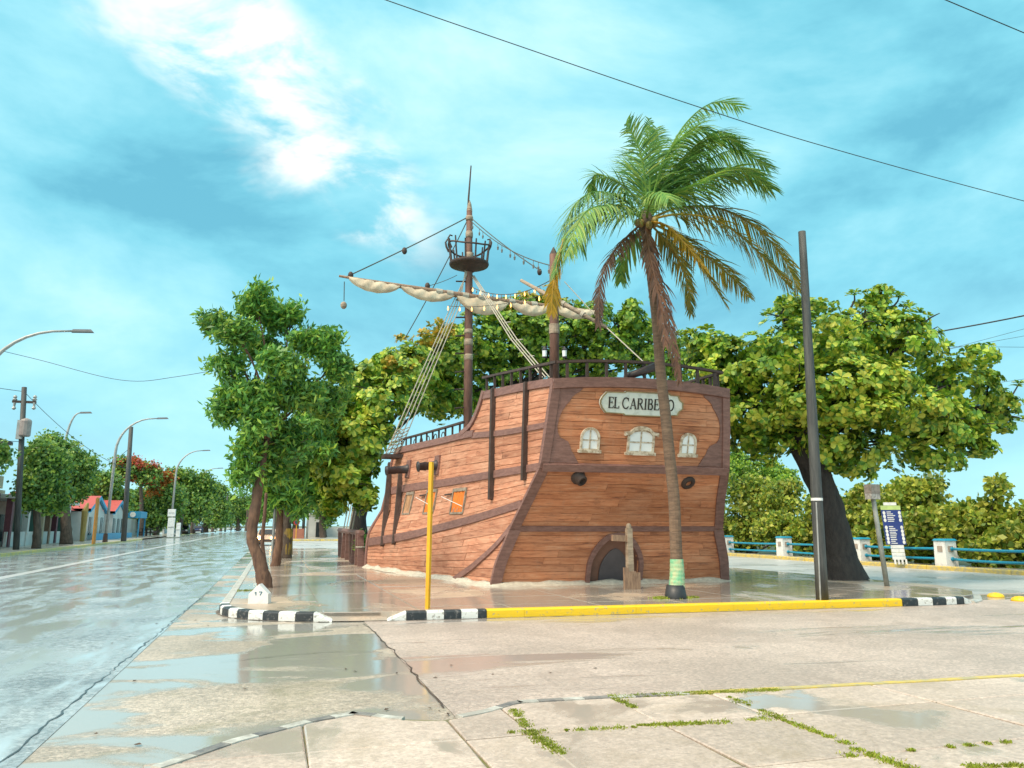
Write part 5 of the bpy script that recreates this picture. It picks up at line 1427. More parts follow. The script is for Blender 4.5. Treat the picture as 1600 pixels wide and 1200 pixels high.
# --- sea grape bushes and trees beyond the balustrade
SG = rosette(10, .34, .30, -.2, 1.1, 9)
SGS = spray(18, .27, .22, .22, 10, .0)
def bush(name, label, lob, n, leaf, size=1.0):
    Ls = []
    for px, py, rx, ry, X in lob: c = ATX(px, py, X); s = mpp(c); Ls.append((np.array(c), np.array([rx * s, rx * s * .8, ry * s])))
    c0 = Ls[0][0]; root = thing(name, label, 'bush' if 'bush' in name else 'tree', (c0[0], c0[1], 0))
    mb = MB(); limbs(mb, V((c0[0], c0[1], -.1)), Ls, .10, 3); mb.obj('stems', M_bark, root, True)
    n = int(n * 1.5); P, Nn = fill(Ls, n, .45, core=.8); stuff(scatter('foliage', *SGS, P, Nn, rng.uniform(.7, 1.2, n) * size, leaf, root)); return root
bush('sea_grape_bush', 'yellowish sea grape bush behind the rail next to the ship hull', [(1165, 800, 50, 55, 30), (1210, 790, 50, 45, 30.5), (1150, 845, 40, 30, 29.6), (1235, 835, 45, 35, 29.6), (1190, 770, 40, 25, 32)], 620, M_leaf_bush)
bush('sea_grape_bush', 'sea grape bush partly hidden behind the black almond trunk', [(1300, 815, 45, 45, 30), (1270, 840, 40, 35, 29.6), (1340, 835, 35, 40, 29.6), (1350, 790, 35, 30, 31)], 520, M_leaf_bush)
bush('sea_grape_bush', 'tall sea grape bush behind the blue information board', [(1400, 800, 55, 50, 30), (1440, 780, 55, 40, 30.5), (1380, 845, 50, 35, 29.5), (1450, 835, 55, 40, 29.5)], 680, M_leaf_bush)
bush('sea_grape_bush', 'sea grape bush with long shoot rising at the right edge', [(1520, 832, 50, 34, 30), (1490, 812, 40, 24, 30.5), (1585, 850, 45, 30, 29.6), (1540, 800, 18, 16, 30.5), (1560, 768, 8, 16, 30.5), (1595, 800, 10, 10, 30.5)], 700, M_leaf_bush)
bush('sea_grape_bush', 'low sea grape bush crowding the rail beyond the right-hand white pillar', [(1640, 850, 50, 35, 30), (1560, 864, 60, 20, 29.3)], 400, M_leaf_bush)
bush('seaside_tree', 'pale green tree rising over the bushes beside the ship stern', [(1165, 745, 45, 32, 36), (1205, 740, 40, 22, 37), (1150, 720, 30, 25, 37), (1225, 755, 25, 14, 36)], 480, M_leaf_almond2, .9)

# --- coconut palm
pal_px = [(1056, 938), (1058, 900), (1056, 850), (1053, 780), (1047, 720), (1040, 650), (1032, 580), (1026, 500), (1018, 430), (1011, 375), (1009, 350)]
PY = 16.12
pp = [AT(*q, PY) for q in pal_px]
palm = thing('coconut_palm', 'tall wind-blown coconut palm with green painted foot in front of the stern', 'palm', (pp[0].x, PY, .15))
path = catmull(pp, 14); mb = MB(); rr = []
for i in range(len(path)):
    t = i / (len(path) - 1); rr.append(interp([0, .05, .15, .6, .9, 1], [.21, .17, .138, .122, .118, .15], t) * (1 + .035 * (i % 2)))
mb.tube(path, rr, 14); mb.obj('trunk', M_palmbark, palm)
foot_path = [q for q in path if q.z < 1.02]
mb = MB(); fpth = [q for q in path if .33 < q.z < 1.05]; n_ = 20
mb.tube(fpth, [rr[path.index(q)] + .012 for q in fpth], 16, caps=False)
# ragged lower edge of the paint
mb.v = [(x, y, z - (random.uniform(0, .16) if i < 16 else 0)) for i, (x, y, z) in enumerate(mb.v)]
mb.obj('painted_band', M_green, palm)
mb = MB(); mb.tube([pp[0] + V((0, 0, -.12)), pp[0] + V((0, 0, .12)), pp[0] + V((0, 0, .34))], [.27, .245, .20], 14); mb.obj('root_flare', M_black, palm, True)
CT = pp[-1]
def frond(pxs, dys, m, L=.75, dens=46, droop=.55, wind=.25, w=.035, fullness=1.0):
    L *= 1.3; dens = int(dens * 1.6); w = .019
    ctrl = [AT(px, py, PY + dy) for (px, py), dy in zip(pxs, dys)]
    path = catmull(ctrl, 8); k = len(path); root = MB()
    root.tube(path, [lerp(.035, .006, i / (k - 1)) for i in range(k)], 5)
    vs, fs = root.v, root.f
    LL = [0]
    for a, b in zip(path, path[1:]): LL.append(LL[-1] + (b - a).length)
    r = random
    for j in range(dens):
        t = .14 + .86 * (j + .5) / dens; s_ = t * LL[-1]; i = 0
        while i < k - 2 and LL[i + 1] < s_: i += 1
        p = path[i].lerp(path[i + 1], (s_ - LL[i]) / max(1e-6, LL[i + 1] - LL[i])); tg = (path[i + 1] - path[i]).normalized()
        side = tg.cross(V((0, 0, 1)));
        if side.length < .2: side = tg.cross(V((0, 1, 0)))
        side.normalize(); upv = side.cross(tg).normalized()
        ll = L * math.sin(math.pi * min(.97, .22 + .72 * t)) ** .7 * r.uniform(.82, 1.1)
        for sg in (-1, 1):
            if r.random() > fullness: continue
            d = (side * sg * .8 + tg * .75 + upv * r.uniform(-.1, .3) + V((wind, 0, 0)) * .7 + V((r.gauss(0, .1), r.gauss(0, .1), r.gauss(0, .1)))).normalized()
            pts_ = []
            q = p.copy(); dd = d.copy(); g = droop * r.uniform(.6, 1.5)
            for st__ in range(4):
                pts_.append(q.copy()); dd = (dd + V((wind * .12, 0, -g * .42))).normalized(); q = q + dd * ll / 3
            wv = tg.cross(d).cross(d).normalized() if tg.cross(d).length > .01 else upv
            o = len(vs)
            for q, ww in zip(pts_, (.7, 1.0, .75, .12)): vs.append(tuple(q - wv * w * ww)); vs.append(tuple(q + wv * w * ww))
            for x in range(3): fs.append((o + 2 * x, o + 2 * x + 1, o + 2 * x + 3, o + 2 * x + 2))
    return link('frond', vs, fs, m, palm)
C0 = (1010, 345)
FR = [
 # points, depth offsets, material, leaflet length, density, droop
 ([C0, (1008, 285), (998, 232), (978, 192)], [0, -.1, -.2, -.2], M_frond_green, .75, 46, .35, .35),
 ([C0, (1022, 290), (1030, 235), (1026, 200)], [0, .2, .3, .3], M_frond_green, .7, 40, .4, .4),
 ([C0, (1045, 275), (1090, 225), (1125, 205), (1150, 228)], [0, .1, .2, .3, .3], M_frond_green, .9, 50, .8, .5),
 ([C0, (1055, 290), (1110, 265), (1165, 268), (1196, 300)], [0, -.1, -.1, .0, .0], M_frond_green, .9, 50, .8, .5),
 ([C0, (1035, 260), (1062, 218), (1092, 198), (1115, 218)], [0, -.3, -.6, -.8, -.9], M_frond_green, .85, 46, .7, .5),
 ([C0, (985, 325), (945, 322), (915, 350), (905, 385)], [0, .1, .2, .2, .2], M_frond_green, .85, 50, 1.0, .0),
 ([C0, (1015, 300), (1016, 240), (1014, 185)], [0, -.1, -.2, -.2], M_frond_green, .3, 26, .1, .1),
 ([C0, (1030, 270), (1070, 195), (1115, 160), (1158, 168)], [0, .1, .3, .4, .5], M_frond_green, .85, 54, .35, .5),
 ([C0, (1040, 285), (1085, 230), (1130, 215), (1160, 235)], [0, -.2, -.5, -.7, -.8], M_frond_green, .9, 54, .6, .5),
 ([C0, (1050, 300), (1100, 255), (1150, 235), (1200, 262)], [0, .2, .5, .8, 1.0], M_frond_green, .95, 56, .55, .6),
 ([C0, (1045, 310), (1095, 285), (1150, 262), (1205, 295)], [0, -.4, -.9, -1.2, -1.3], M_frond_green, .9, 54, .6, .6),
 ([C0, (1060, 325), (1120, 325), (1180, 355), (1225, 405), (1247, 455)], [0, .0, .1, .2, .2, .2], M_frond_mid, .8, 58, .95, .35),
 ([C0, (1060, 335), (1120, 345), (1175, 385), (1235, 450)], [0, -.5, -1.0, -1.4, -1.6], M_frond_mid, .75, 50, .95, .3),
 ([C0, (1045, 355), (1080, 395), (1105, 430), (1135, 478)], [0, -.4, -.9, -1.1, -1.3], M_frond_mid, .62, 44, .8, .3),
 ([C0, (1040, 352), (1065, 375), (1090, 405), (1105, 425)], [0, -.6, -1.1, -1.5, -1.7], M_frond_yellow, .42, 36, .7, .2),
 ([C0, (1060, 370), (1110, 405), (1150, 440), (1170, 465)], [0, .5, 1.1, 1.6, 1.8], M_frond_mid, .7, 46, .8, .3),
 ([C0, (985, 300), (950, 278), (928, 275), (924, 305)], [0, .3, .6, .9, 1.0], M_frond_green, .6, 44, .7, .1),
 ([C0, (975, 312), (930, 300), (895, 325), (880, 375), (866, 430)], [0, -.2, -.5, -.6, -.6, -.6], M_frond_green, .85, 58, .95, .0),
 ([C0, (970, 325), (925, 325), (900, 355), (888, 400)], [0, -.6, -1.3, -1.7, -1.8], M_frond_green, .8, 50, .95, .0),
 ([(882, 370), (872, 410), (864, 450), (862, 490)], [-.6, -.6, -.6, -.6], M_frond_yellow, .42, 34, .9, .0),
 ([C0, (985, 365), (955, 400), (938, 445), (935, 510)], [0, -.3, -.6, -.7, -.7], M_frond_dead, .42, 40, 1.0, .05),
 ([C0, (995, 370), (975, 400), (970, 440)], [0, .5, 1.0, 1.2], M_frond_green, .55, 34, .9, .0),
 ([C0, (1018, 385), (1035, 450), (1050, 530), (1062, 598)], [0, -.4, -.6, -.6, -.5], M_frond_dead, .42, 44, 1.2, .05),
 ([C0, (1012, 380), (1022, 430), (1035, 490), (1040, 540)], [0, -.5, -.8, -.8, -.7], M_frond_dead, .40, 40, 1.2, .05),
 ([C0, (1035, 370), (1062, 410), (1075, 450), (1080, 490)], [0, .3, .6, .7, .7], M_frond_mid, .5, 40, .9, .1),
 ([C0, (1005, 305), (990, 260), (975, 235)], [0, .6, 1.4, 2.0], M_frond_green, .8, 44, .5, .2),
 ([C0, (1035, 310), (1065, 270), (1095, 260)], [0, .9, 1.9, 2.6], M_frond_green, .85, 44, .6, .4),
 ([C0, (1015, 320), (1030, 300), (1045, 310)], [0, -.8, -1.6, -2.2], M_frond_green, .7, 40, .8, .3),
]
for f in FR: frond(*f[:2], f[2], f[3], f[4], f[5], f[6])
# crown shaft: fibre, old leaf bases and green nuts
mb = MB(); mb.ball(CT + V((0, 0, .05)), .20, 8, 1.6); mb.obj('fibre', mat('palm_fibre', (.13, .09, .06), (.06, .045, .035), rough=.9, scale=9), palm, True)
M_nut = mat('coconut', (.30, .26, .06), (.22, .15, .05), rough=.5, scale=3)
for k in range(7):
    a = k * .9; p = CT + V((.22 * math.cos(a), .22 * math.sin(a) - .05, .02 - .08 * (k % 3))); mb = MB(); mb.ball(p, .085, 7, 1.25); mb.obj('coconut', M_nut, palm, True)
# grass at the foot of the palm
gp2 = []
for k in range(60):
    a = random.uniform(0, 6.28); r_ = random.uniform(.2, .55); gp2.append((pp[0].x + r_ * math.cos(a), PY + r_ * .5 * math.sin(a), IZ))
o = tufts('foot_grass', gp2, 12, .05, .03, M_grass); o['label'] = 'ring of short grass around the foot of the palm'
ct = []
for k in range(14): ct.append((random.uniform(-.8, -.2), 21.2 + random.uniform(-.1, .1), IZ))
o = tufts('tree_pit_grass', ct, 14, .04, .05, M_grass); o['label'] = 'narrow strip of grass in front of the corner tree'

# ================================================================== STREET FURNITURE NEAR THE SHIP
b0, b1 = G(1285, 938, .15), AT(1253, 362, 14.6)
up_ = thing('utility_pole', 'bare leaning tarred pole on the yellow kerb right of the palm', 'pole', b0)
mb = MB(); mb.tube([b0.lerp(b1, t) for t in np.linspace(0, 1, 12)], [lerp(.135, .085, t) for t in np.linspace(0, 1, 12)], 14); mb.obj('shaft', M_polewood, up_, True)
mb = MB(); c = b0.lerp(b1, .258); d = (b1 - b0).normalized(); mb.tube([c - d * .03, c + d * .03], .128, 14); mb.obj('strap', M_white, up_)
mb = MB(); mb.tube([b0 + V((-.11, -.08, 0)), b0.lerp(b1, .25) + V((-.09, -.09, 0))], .018, 6); mb.obj('conduit', M_metalgrey, up_)

a, c = G(668, 951, .15), AT(674, 722, 15.6)
o = MB().tube([a, c], .052, 4).obj('yellow_post', M_ypole)
tag(o, 'plain square yellow post standing on the kerb before the ship side', 'post')
o = o

s0, s1 = G(1386, 916, .15), AT(1363, 770, 17.8)
ss = thing('street_name_post', 'grey post with small weathered stone street-name block on top', 'sign', s0)
mb = MB(); mb.tube([s0, s1], [.07, .062], 10); mb.obj('post', mat('post_grey', (.34, .36, .33), (.20, .22, .20), rough=.6, scale=5), ss, True)
M_stone = mat('sign_stone', (.34, .29, .25), (.20, .17, .15), rough=.85, scale=9, bump=.6)
mb = MB(); mb.box(s1 + V((0, 0, .10)), (.40, .22, .26), rz=.25); mb.obj('block', M_stone, ss)
mb = MB(); mb.box(s1 + V((0, 0, -.10)), (.40, .20, .16), rz=.25); blk = mb.obj('name_plate', mat('plate_worn', (.55, .52, .47), (.26, .23, .21), rough=.8, scale=14), ss)

# blue information board at the seafront kerb
ip = ATX(1406, 880, 26.35); ip.z = .16
inf = thing('information_board', 'tall navy information board with white rows on a white post', 'sign', ip)
sI = mpp(ip); rI = (V((_rt.x, _rt.y, 0)) + V((.0, -.25, 0))).normalized(); nI = V((rI.y, -rI.x, 0)); lean = V((-.07 * rI.x, -.07 * rI.y, 1)).normalized()
frI = (ip, rI, lean, nI)
Hb = 95 * sI
mb = MB(); mb.slab([(-.40, 30 * sI), (.40, 30 * sI), (.40, 84 * sI), (-.40, 84 * sI)], frI, -.12, .0); bd_ = mb.obj('board', M_info, inf)
mb = MB(); mb.slab([(-.40, 84.3 * sI), (.40, 84.3 * sI), (.40, 91 * sI), (-.40, 91 * sI)], frI, -.11, .003); mb.obj('header', M_lime, inf)
mb = MB(); mb.slab([(-.26, 91.3 * sI), (.26, 91.3 * sI), (.26, 96 * sI), (-.26, 96 * sI)], frI, -.10, -.002); mb.obj('cap', M_white, inf)
for k in range(4):
    mb = MB(); y0 = (7 + k * 5.8) * sI; mb.slab([(-.24, y0), (.28, y0), (.28, y0 + 5.2 * sI), (-.24, y0 + 5.2 * sI)], frI, -.10, -.01); mb.obj('slat', M_white, inf)
for k in range(4):
    mb = MB(); x = -.2 + k * .15; mb.slab([(x, 0), (x + .07, 0), (x + .07, 8 * sI), (x, 8 * sI)], frI, -.09, -.015); mb.obj('foot', M_white, inf)
for k in range(9):
    yy = (79.5 - k * 5.7) * sI
    if k == 3: continue
    for sx_ in (-.31, .32):
        mb = MB(); mb.slab([(sx_ + .06 * math.cos(t), yy + .085 * math.sin(t)) for t in np.linspace(0, 6.28, 9)[:-1]], frI, .0, .006); mb.obj('pictogram', M_white, bd_)
    for j, wl in enumerate((.18 + .05 * (k * 7 % 4), .25 + .04 * (k * 5 % 5))):
        mb = MB(); y_ = yy + .04 - j * .085; mb.slab([(-.2, y_ - .018), (-.2 + wl, y_ - .018), (-.2 + wl, y_ + .018), (-.2, y_ + .018)], frI, .0, .005); mb.obj('text_row', M_white, bd_)

# balustrade along the seafront
bal = thing('seafront_balustrade', 'white pillars with blue caps joined by double blue pipe rails along the seafront', 'railing', (27.3, 31, .15))
PYs = [17.2, 21.8, 26.6, 31.6, 37.6, 43.4, 49.4, 55.4]
for k, y in enumerate(PYs):
    x = 27.3
    mb = MB(); mb.box((x, y, .14 + .52), (.62, .62, 1.06), taper=.95); pl = mb.obj('pillar', M_white, bal)
    mb = MB(); mb.box((x, y, 1.24), (.68, .68, .08), taper=.8); mb.obj('cap', M_bluepaint, pl)
    mb = MB(); mb.box((x - .318, y - .02, .86), (.02, .24, .24)); mb.obj('plaque', M_brick, pl)
    mb = MB(); mb.box((x - .05, y - .32, .86), (.24, .02, .24)); mb.obj('plaque', M_brick, pl)
    if k:
        for zz in (.86, .44):
            mb = MB(); pth = sag((x, PYs[k - 1] + .27, zz), (x, y - .27, zz), random.uniform(.0, .05), 8); mb.tube(pth, .055, 8); mb.tube([pth[0] + V((0, .02, 0)), pth[0] + V((0, .10, 0))], .085, 8); mb.tube([pth[-1] - V((0, .10, 0)), pth[-1] - V((0, .02, 0))], .085, 8); mb.obj('rail', M_bluepaint, bal, True)
# yellow domed studs in the mouth of the side road
for k, (px, py, lab) in enumerate(((1556, 933, 'left-hand yellow domed stud on the road past the kerb end'), (1594, 939, 'yellow domed stud nearest the right edge of the picture'))):
    p = G(px, py); mb = MB(); mb.lathe(p, [(.20, 0), (.195, .03), (.16, .075), (.09, .105), (.02, .115)], 18); o = mb.obj('road_stud', M_kyellow, None, True); tag(o, lab, 'road stud', 'yellow road studs')
# kilometre stone
kp = G(404, 943, .15)
km = thing('kilometre_stone', 'small white house-shaped marker stone at the foot of the corner tree', 'marker', kp)
frK = (kp, V((.97, -.24, 0)).normalized(), V((0, 0, 1)), V((-.24, -.97, 0)).normalized())
mb = MB(); mb.slab([(-.21, 0), (.21, 0), (.20, .20), (0, .40), (-.20, .20)], frK, -.2, .06); st_k = mb.obj('stone', M_white, km)
for k, seg in enumerate(([(-.075, .215), (-.05, .24), (-.05, .17)], [(.01, .24), (.075, .24), (.035, .17)])):
    mb = MB()
    for i in range(2):
        a_, c_ = V(seg[i]), V(seg[i + 1]); t = (c_ - a_).normalized(); nn = V((-t.y, t.x)) * .009
        mb.slab([a_ - nn, c_ - nn, c_ + nn, a_ + nn], frK, .06, .064 + .0006 * i)
    mb.obj('numeral', mat('blue_numeral', (.05, .16, .24)), st_k)
# plant tubs behind the bow fence
for k, (x, y, lab) in enumerate(((3.75, 34.2, 'dark blue plant tub just behind the first bow fence post'), (3.85, 35.9, 'dark blue plant tub farther along the bow fence'))):
    t_ = thing('plant_tub', lab, 'planter', (x, y, .15)); mb = MB(); mb.lathe((x, y, .15), [(.22, 0), (.26, .25), (.30, .55), (.32, .58), (.28, .58), (.27, .5)], 16); mb.obj('tub', mat('tub_blue', (.02, .05, .10), (.015, .03, .06), rough=.4), t_)
    Pn = np.array([[x, y, .9]]) + rng.normal(size=(26, 3)) * np.array([.16, .16, .26]); stuff(scatter('foliage', *spray(14, .26, .07, .08, 20), Pn, rng.normal(size=(26, 3)), np.ones(26), M_leaf_corner, t_))
    mb = MB(); mb.tube([V((x, y, .6)), V((x, y, 1.2))], .02, 5); mb.obj('stem', M_bark, t_)
# pale post between the pavement trees
p = GL(424, 884); o = MB().tube([p, p + V((.02, 0, 2.6))], .06, 8).obj('pale_post', M_metalgrey); tag(o, 'pale grey post between the trunks of the pavement trees', 'post')

# ================================================================== OVERHEAD CABLES
def cable(pts_, r, lab): 
    mb = MB(); mb.tube(pts_, r, 5, caps=False); o = mb.obj('overhead_cable', M_cable); return tag(o, lab, 'cable')
def cpx(p0, p1, Y0, Y1, s): return sag(AT(*p0, Y0), AT(*p1, Y1), s, 24)
cable(catmull([AT(-700, -480, 14), AT(0, -212, 14), AT(540, -22, 14), AT(800, 68, 14), AT(1070, 160, 14), AT(1300, 232, 14), AT(1680, 335, 14), AT(2400, 520, 14)], 8), .010, 'long dark cable crossing the sky from top centre to the right edge')
cable(cpx((900, -245), (2200, 300), 12, 12, .05), .012, 'short length of cable cutting the top right corner of the sky')
cable(cpx((1330, 538), (2000, 395), 26, 14, .3), .028, 'thick black cable entering the almond crown from the right edge')
cable(cpx((1440, 556), (2100, 362), 32, 20, .2), .010, 'thin cable just below the thick black one at the right edge')
cable(cpx((1450, 541), (2100, 543), 32, 26, .05), .010, 'thin level cable at the right edge above the almond crown')
cable(cpx((1440, 552), (2100, 420), 32, 20, .2), .010, 'faint middle cable of the three at the right edge')
cable(cpx((1530, 602), (2100, 512), 32, 24, .1), .010, 'lowest thin cable at the right edge')
cable(catmull([AT(-900, 330, 46), AT(-400, 440, 46), AT(-60, 532, 46), AT(60, 562, 46), AT(190, 594, 44), AT(280, 588, 42), AT(420, 562, 40)], 8), .014, 'sagging cable from the nearest street lamp to the corner tree')
cable(cpx((-600, 470), (38, 612), 30, 61.5, .3), .02, 'thin wire reaching the crossarm pole from the left edge')
cable(cpx((38, 612), (205, 735), 61.5, 86, .8), .02, 'wire slanting down from the crossarm pole to the dark pole')
cable(cpx((-500, 560), (34, 690), 30, 61.5, .6), .02, 'service wire running into the transformer pole')
cable(cpx((120, 745), (203, 700), 110, 86, .6), .025, 'lower wire joining the dark pole from the trees')

# ================================================================== FAR SIDE OF THE STREET
def lamp(base, hgt, reach, lab, tilt=.02):
    L = thing('street_lamp', lab, 'lamp', base, 'tall curved street lamps along the far kerb')
    b = V(base); h1 = hgt * .72
    pth = [b, b + V((tilt * h1, 0, h1))]
    for k in range(1, 9):
        t = k / 8 * R(80); pth.append(b + V((tilt * h1 + reach * .75 * (1 - math.cos(t)) / (1 - math.cos(R(80))) * .9, 0, h1 + (hgt - h1) * math.sin(t) / math.sin(R(80)))))
    pth.append(b + V((tilt * h1 + reach * .9, 0, hgt * 1.008)))
    mb = MB(); mb.tube(pth, [lerp(.14, .06, i / (len(pth) - 1)) for i in range(len(pth))], 8); mb.obj('mast', M_metalgrey, L, True)
    e = pth[-1]; mb = MB(); mb.box(e + V((.45, 0, .03)), (1.1, .34, .14), ry=-.06, taper=.8); mb.obj('lamp_head', mat('lamp_head', (.16, .17, .18), rough=.4), L)
    mb = MB(); mb.box(b + V((0, 0, .4)), (.4, .4, .8), taper=.8); mb.obj('foot', M_darkwood, L)
def basept(px, Y, dz=.15): x = AT(px, 826, Y).x; return V((x, Y, gz(Y) + dz))
lamp(basept(-66, 46), 12.0, 4.5, 'street lamp nearest the camera, only its arm reaching in at the left edge')
lamp(basept(166, 83), 12.0, 3.9, 'grey curved street lamp crossing in front of the dark pole')
lamp(basept(266, 118), 12.0, 3.7, 'street lamp rising from the white boxes by the far kerb')
lamp(basept(303, 155), 12.0, 3.6, 'street lamp in front of the far trees, third in clear view')
lamp(basept(361, 225), 12.0, 3.4, 'most distant street lamp near the end of the avenue')
lamp(basept(84, 84), 12.4, 1.2, 'street lamp whose top shows above the round kerbside tree')

def upole(base, top, r0, r1, lab, extra=True):
    P_ = thing('utility_pole', lab, 'pole', base); mb = MB(); mb.tube([base, base.lerp(top, .5), top], [r0, (r0 + r1) / 2, r1], 10); mb.obj('shaft', M_polewood, P_, True); return P_
b = GL(25, 859); t = AT(38, 605, b.y); P_ = upole(b, t, .2, .16, 'tarred pole with crossarm and transformer at the left edge')
s = mpp(b)
ca = AT(38, 628, b.y); mb = MB(); mb.box(ca, (34 * s, .14, .16)); arm = mb.obj('crossarm', M_darkwood, P_)
for px in (23, 54):
    q = AT(px, 628, b.y); mb = MB(); mb.lathe(q + V((0, 0, .05)), [(.06, 0), (.16, .12), (.08, .2), (.14, .3), (.05, .42)], 8); mb.lathe(q - V((0, 0, .55)), [(.05, 0), (.14, .1), (.07, .25), (.1, .5)], 8); mb.obj('insulator', M_metalgrey, arm)
q = AT(42, 668, b.y); mb = MB(); mb.lathe(q + V((0, -.3, -.65)), [(.30, 0), (.36, .08), (.36, 1.05), (.30, 1.15), (.1, 1.25)], 12); mb.obj('transformer', mat('transformer', (.34, .30, .28), (.24, .2, .19), rough=.5), P_)
q = AT(33, 672, b.y); mb = MB(); mb.box(q + V((0, -.25, 0)), (.35, .3, 1.3)); mb.obj('fuse_rack', M_metalgrey, P_)
b = GL(193, 846); t = AT(205, 667, b.y); upole(b, t, .26, .2, 'thick dark pole beside the curved street lamp')
b = basept(352, 190); upole(b, b + V((0, 0, 8.5)), .2, .16, 'thin pole before the distant end of the tree row')

# two-storey building at the left edge
M_cream = mat('wall_cream', (.56, .47, .33), (.44, .36, .25), rough=.8, scale=.8)
M_pink = mat('wall_pink', (.50, .40, .35), (.42, .33, .28), rough=.8, scale=.8)
M_shade = mat('dark_glass', (.035, .045, .05), rough=.15)
M_shutter = mat('shutter', (.42, .45, .44), (.30, .33, .32), rough=.6, scale=2, stretch=(1, 1, 12))
M_wallw = mat('wall_white', (.62, .62, .60), (.50, .50, .48), rough=.75, scale=.7)
M_green_col = mat('column_green', (.06, .16, .13), (.05, .12, .10), rough=.6)
M_purple = mat('column_maroon', (.16, .05, .07), (.12, .04, .05), rough=.6)
FX = -20.5
bl = thing('corner_house', 'cream two-storey house with louvred balcony doors at the left edge', 'house', (FX - 5, 50, .2))
zb = gz(52) + .15
mb = MB(); mb.box((FX - 5, 53, zb + 2.0), (10, 26, 4.0)); mb.obj('ground_floor', M_cream, bl)
mb = MB(); mb.box((FX - 5, 53, zb + 5.8), (9.6, 25.6, 3.59)); mb.obj('upper_floor', M_pink, bl)
mb = MB(); mb.box((FX - 4.7, 53, zb + 4.0 + .1), (11.6, 26.4, .25)); mb.obj('balcony', M_cream, bl)
mb = MB(); mb.box((FX + .9, 53, zb + 4.8), (.12, 26, .9)); mb.obj('parapet', M_cream, bl)
mb = MB(); mb.box((FX - 4.6, 53, zb + 7.72), (11.6, 26.6, .25)); mb.obj('roof', M_darkwood, bl)
for k in range(8):
    y = 42.2 + k * 3.1
    mb = MB(); mb.box((FX - .16, y, zb + 5.6), (.12, 1.3, 2.4)); w_ = mb.obj('window', M_shutter, bl)
    mb = MB(); mb.box((FX - .08, y, zb + 5.6), (.05, .08, 2.3)); mb.obj('mullion', M_cream, w_)
    mb = MB(); mb.box((FX + .03, y, zb + 1.5), (.1, 1.2, 2.4)); mb.obj('door', M_shade if k % 2 else M_purple, bl)
    mb = MB(); mb.box((FX + .8, y + 1.4, zb + 2.0), (.45, .45, 4.0)); mb.obj('column', [M_cream, M_purple, M_pink][k % 3], bl)
# low terrace house with coloured columns
tr = thing('terrace_house', 'low terrace with coloured porch columns behind the kerbside trees', 'house', (FX - 3, 74, .35))
zb = gz(74) + .13
mb = MB(); mb.box((FX - 5, 77, zb + 1.8), (7, 20, 3.6)); mb.obj('wall', M_pink, tr)
mb = MB(); mb.box((FX - 3.6, 77, zb + 3.75), (10.4, 20.4, .3)); mb.obj('roof', M_wallw, tr)
mb = MB(); mb.box((FX + 1.2, 77, zb + .55), (.2, 20, 1.1)); mb.obj('porch_wall', M_wallw, tr)
for k in range(9):
    y = 67.4 + k * 2.15
    mb = MB(); mb.box((FX + 1.2, y, zb + 1.8), (.42, .45, 3.6)); mb.obj('column', [M_purple, M_green_col, M_wallw, M_green_col, M_cream, M_postwood][k % 6], tr)
    mb = MB(); mb.box((FX - 1.46, y + 1.0, zb + 1.4), (.1, 1.0, 2.2)); mb.obj('window', M_shade, tr)
# blue and white house with red roof
hz = thing('blue_white_house', 'small white house with sky-blue gables and red roof across the street', 'house', (FX - 3, 100, .5))
zb = gz(100) + .13
M_blue = mat('house_blue', (.04, .33, .58), (.05, .28, .48), rough=.5, scale=1)
M_redroof = mat('roof_red', (.55, .10, .08), (.40, .07, .06), rough=.6, scale=2, stretch=(1, 6, 1))
mb = MB(); mb.box((FX - 4, 102, zb + 1.55), (7, 28, 3.1)); mb.obj('wall', M_wallw, hz)
rv = lambda y0, y1, zr, x0, x1, ze: ([(x0, y0, ze), (x0, y1, ze), (x1, y0, ze), (x1, y1, ze), ((x0 + x1) / 2, y0, zr), ((x0 + x1) / 2, y1, zr)], [(0, 1, 5, 4), (2, 4, 5, 3), (0, 4, 2), (1, 3, 5)])
mb = MB(); mb.add(*rv(87.4, 116.6, zb + 5.0, FX - 8, FX + .2, zb + 3.08)); mb.obj('roof', M_redroof, hz)
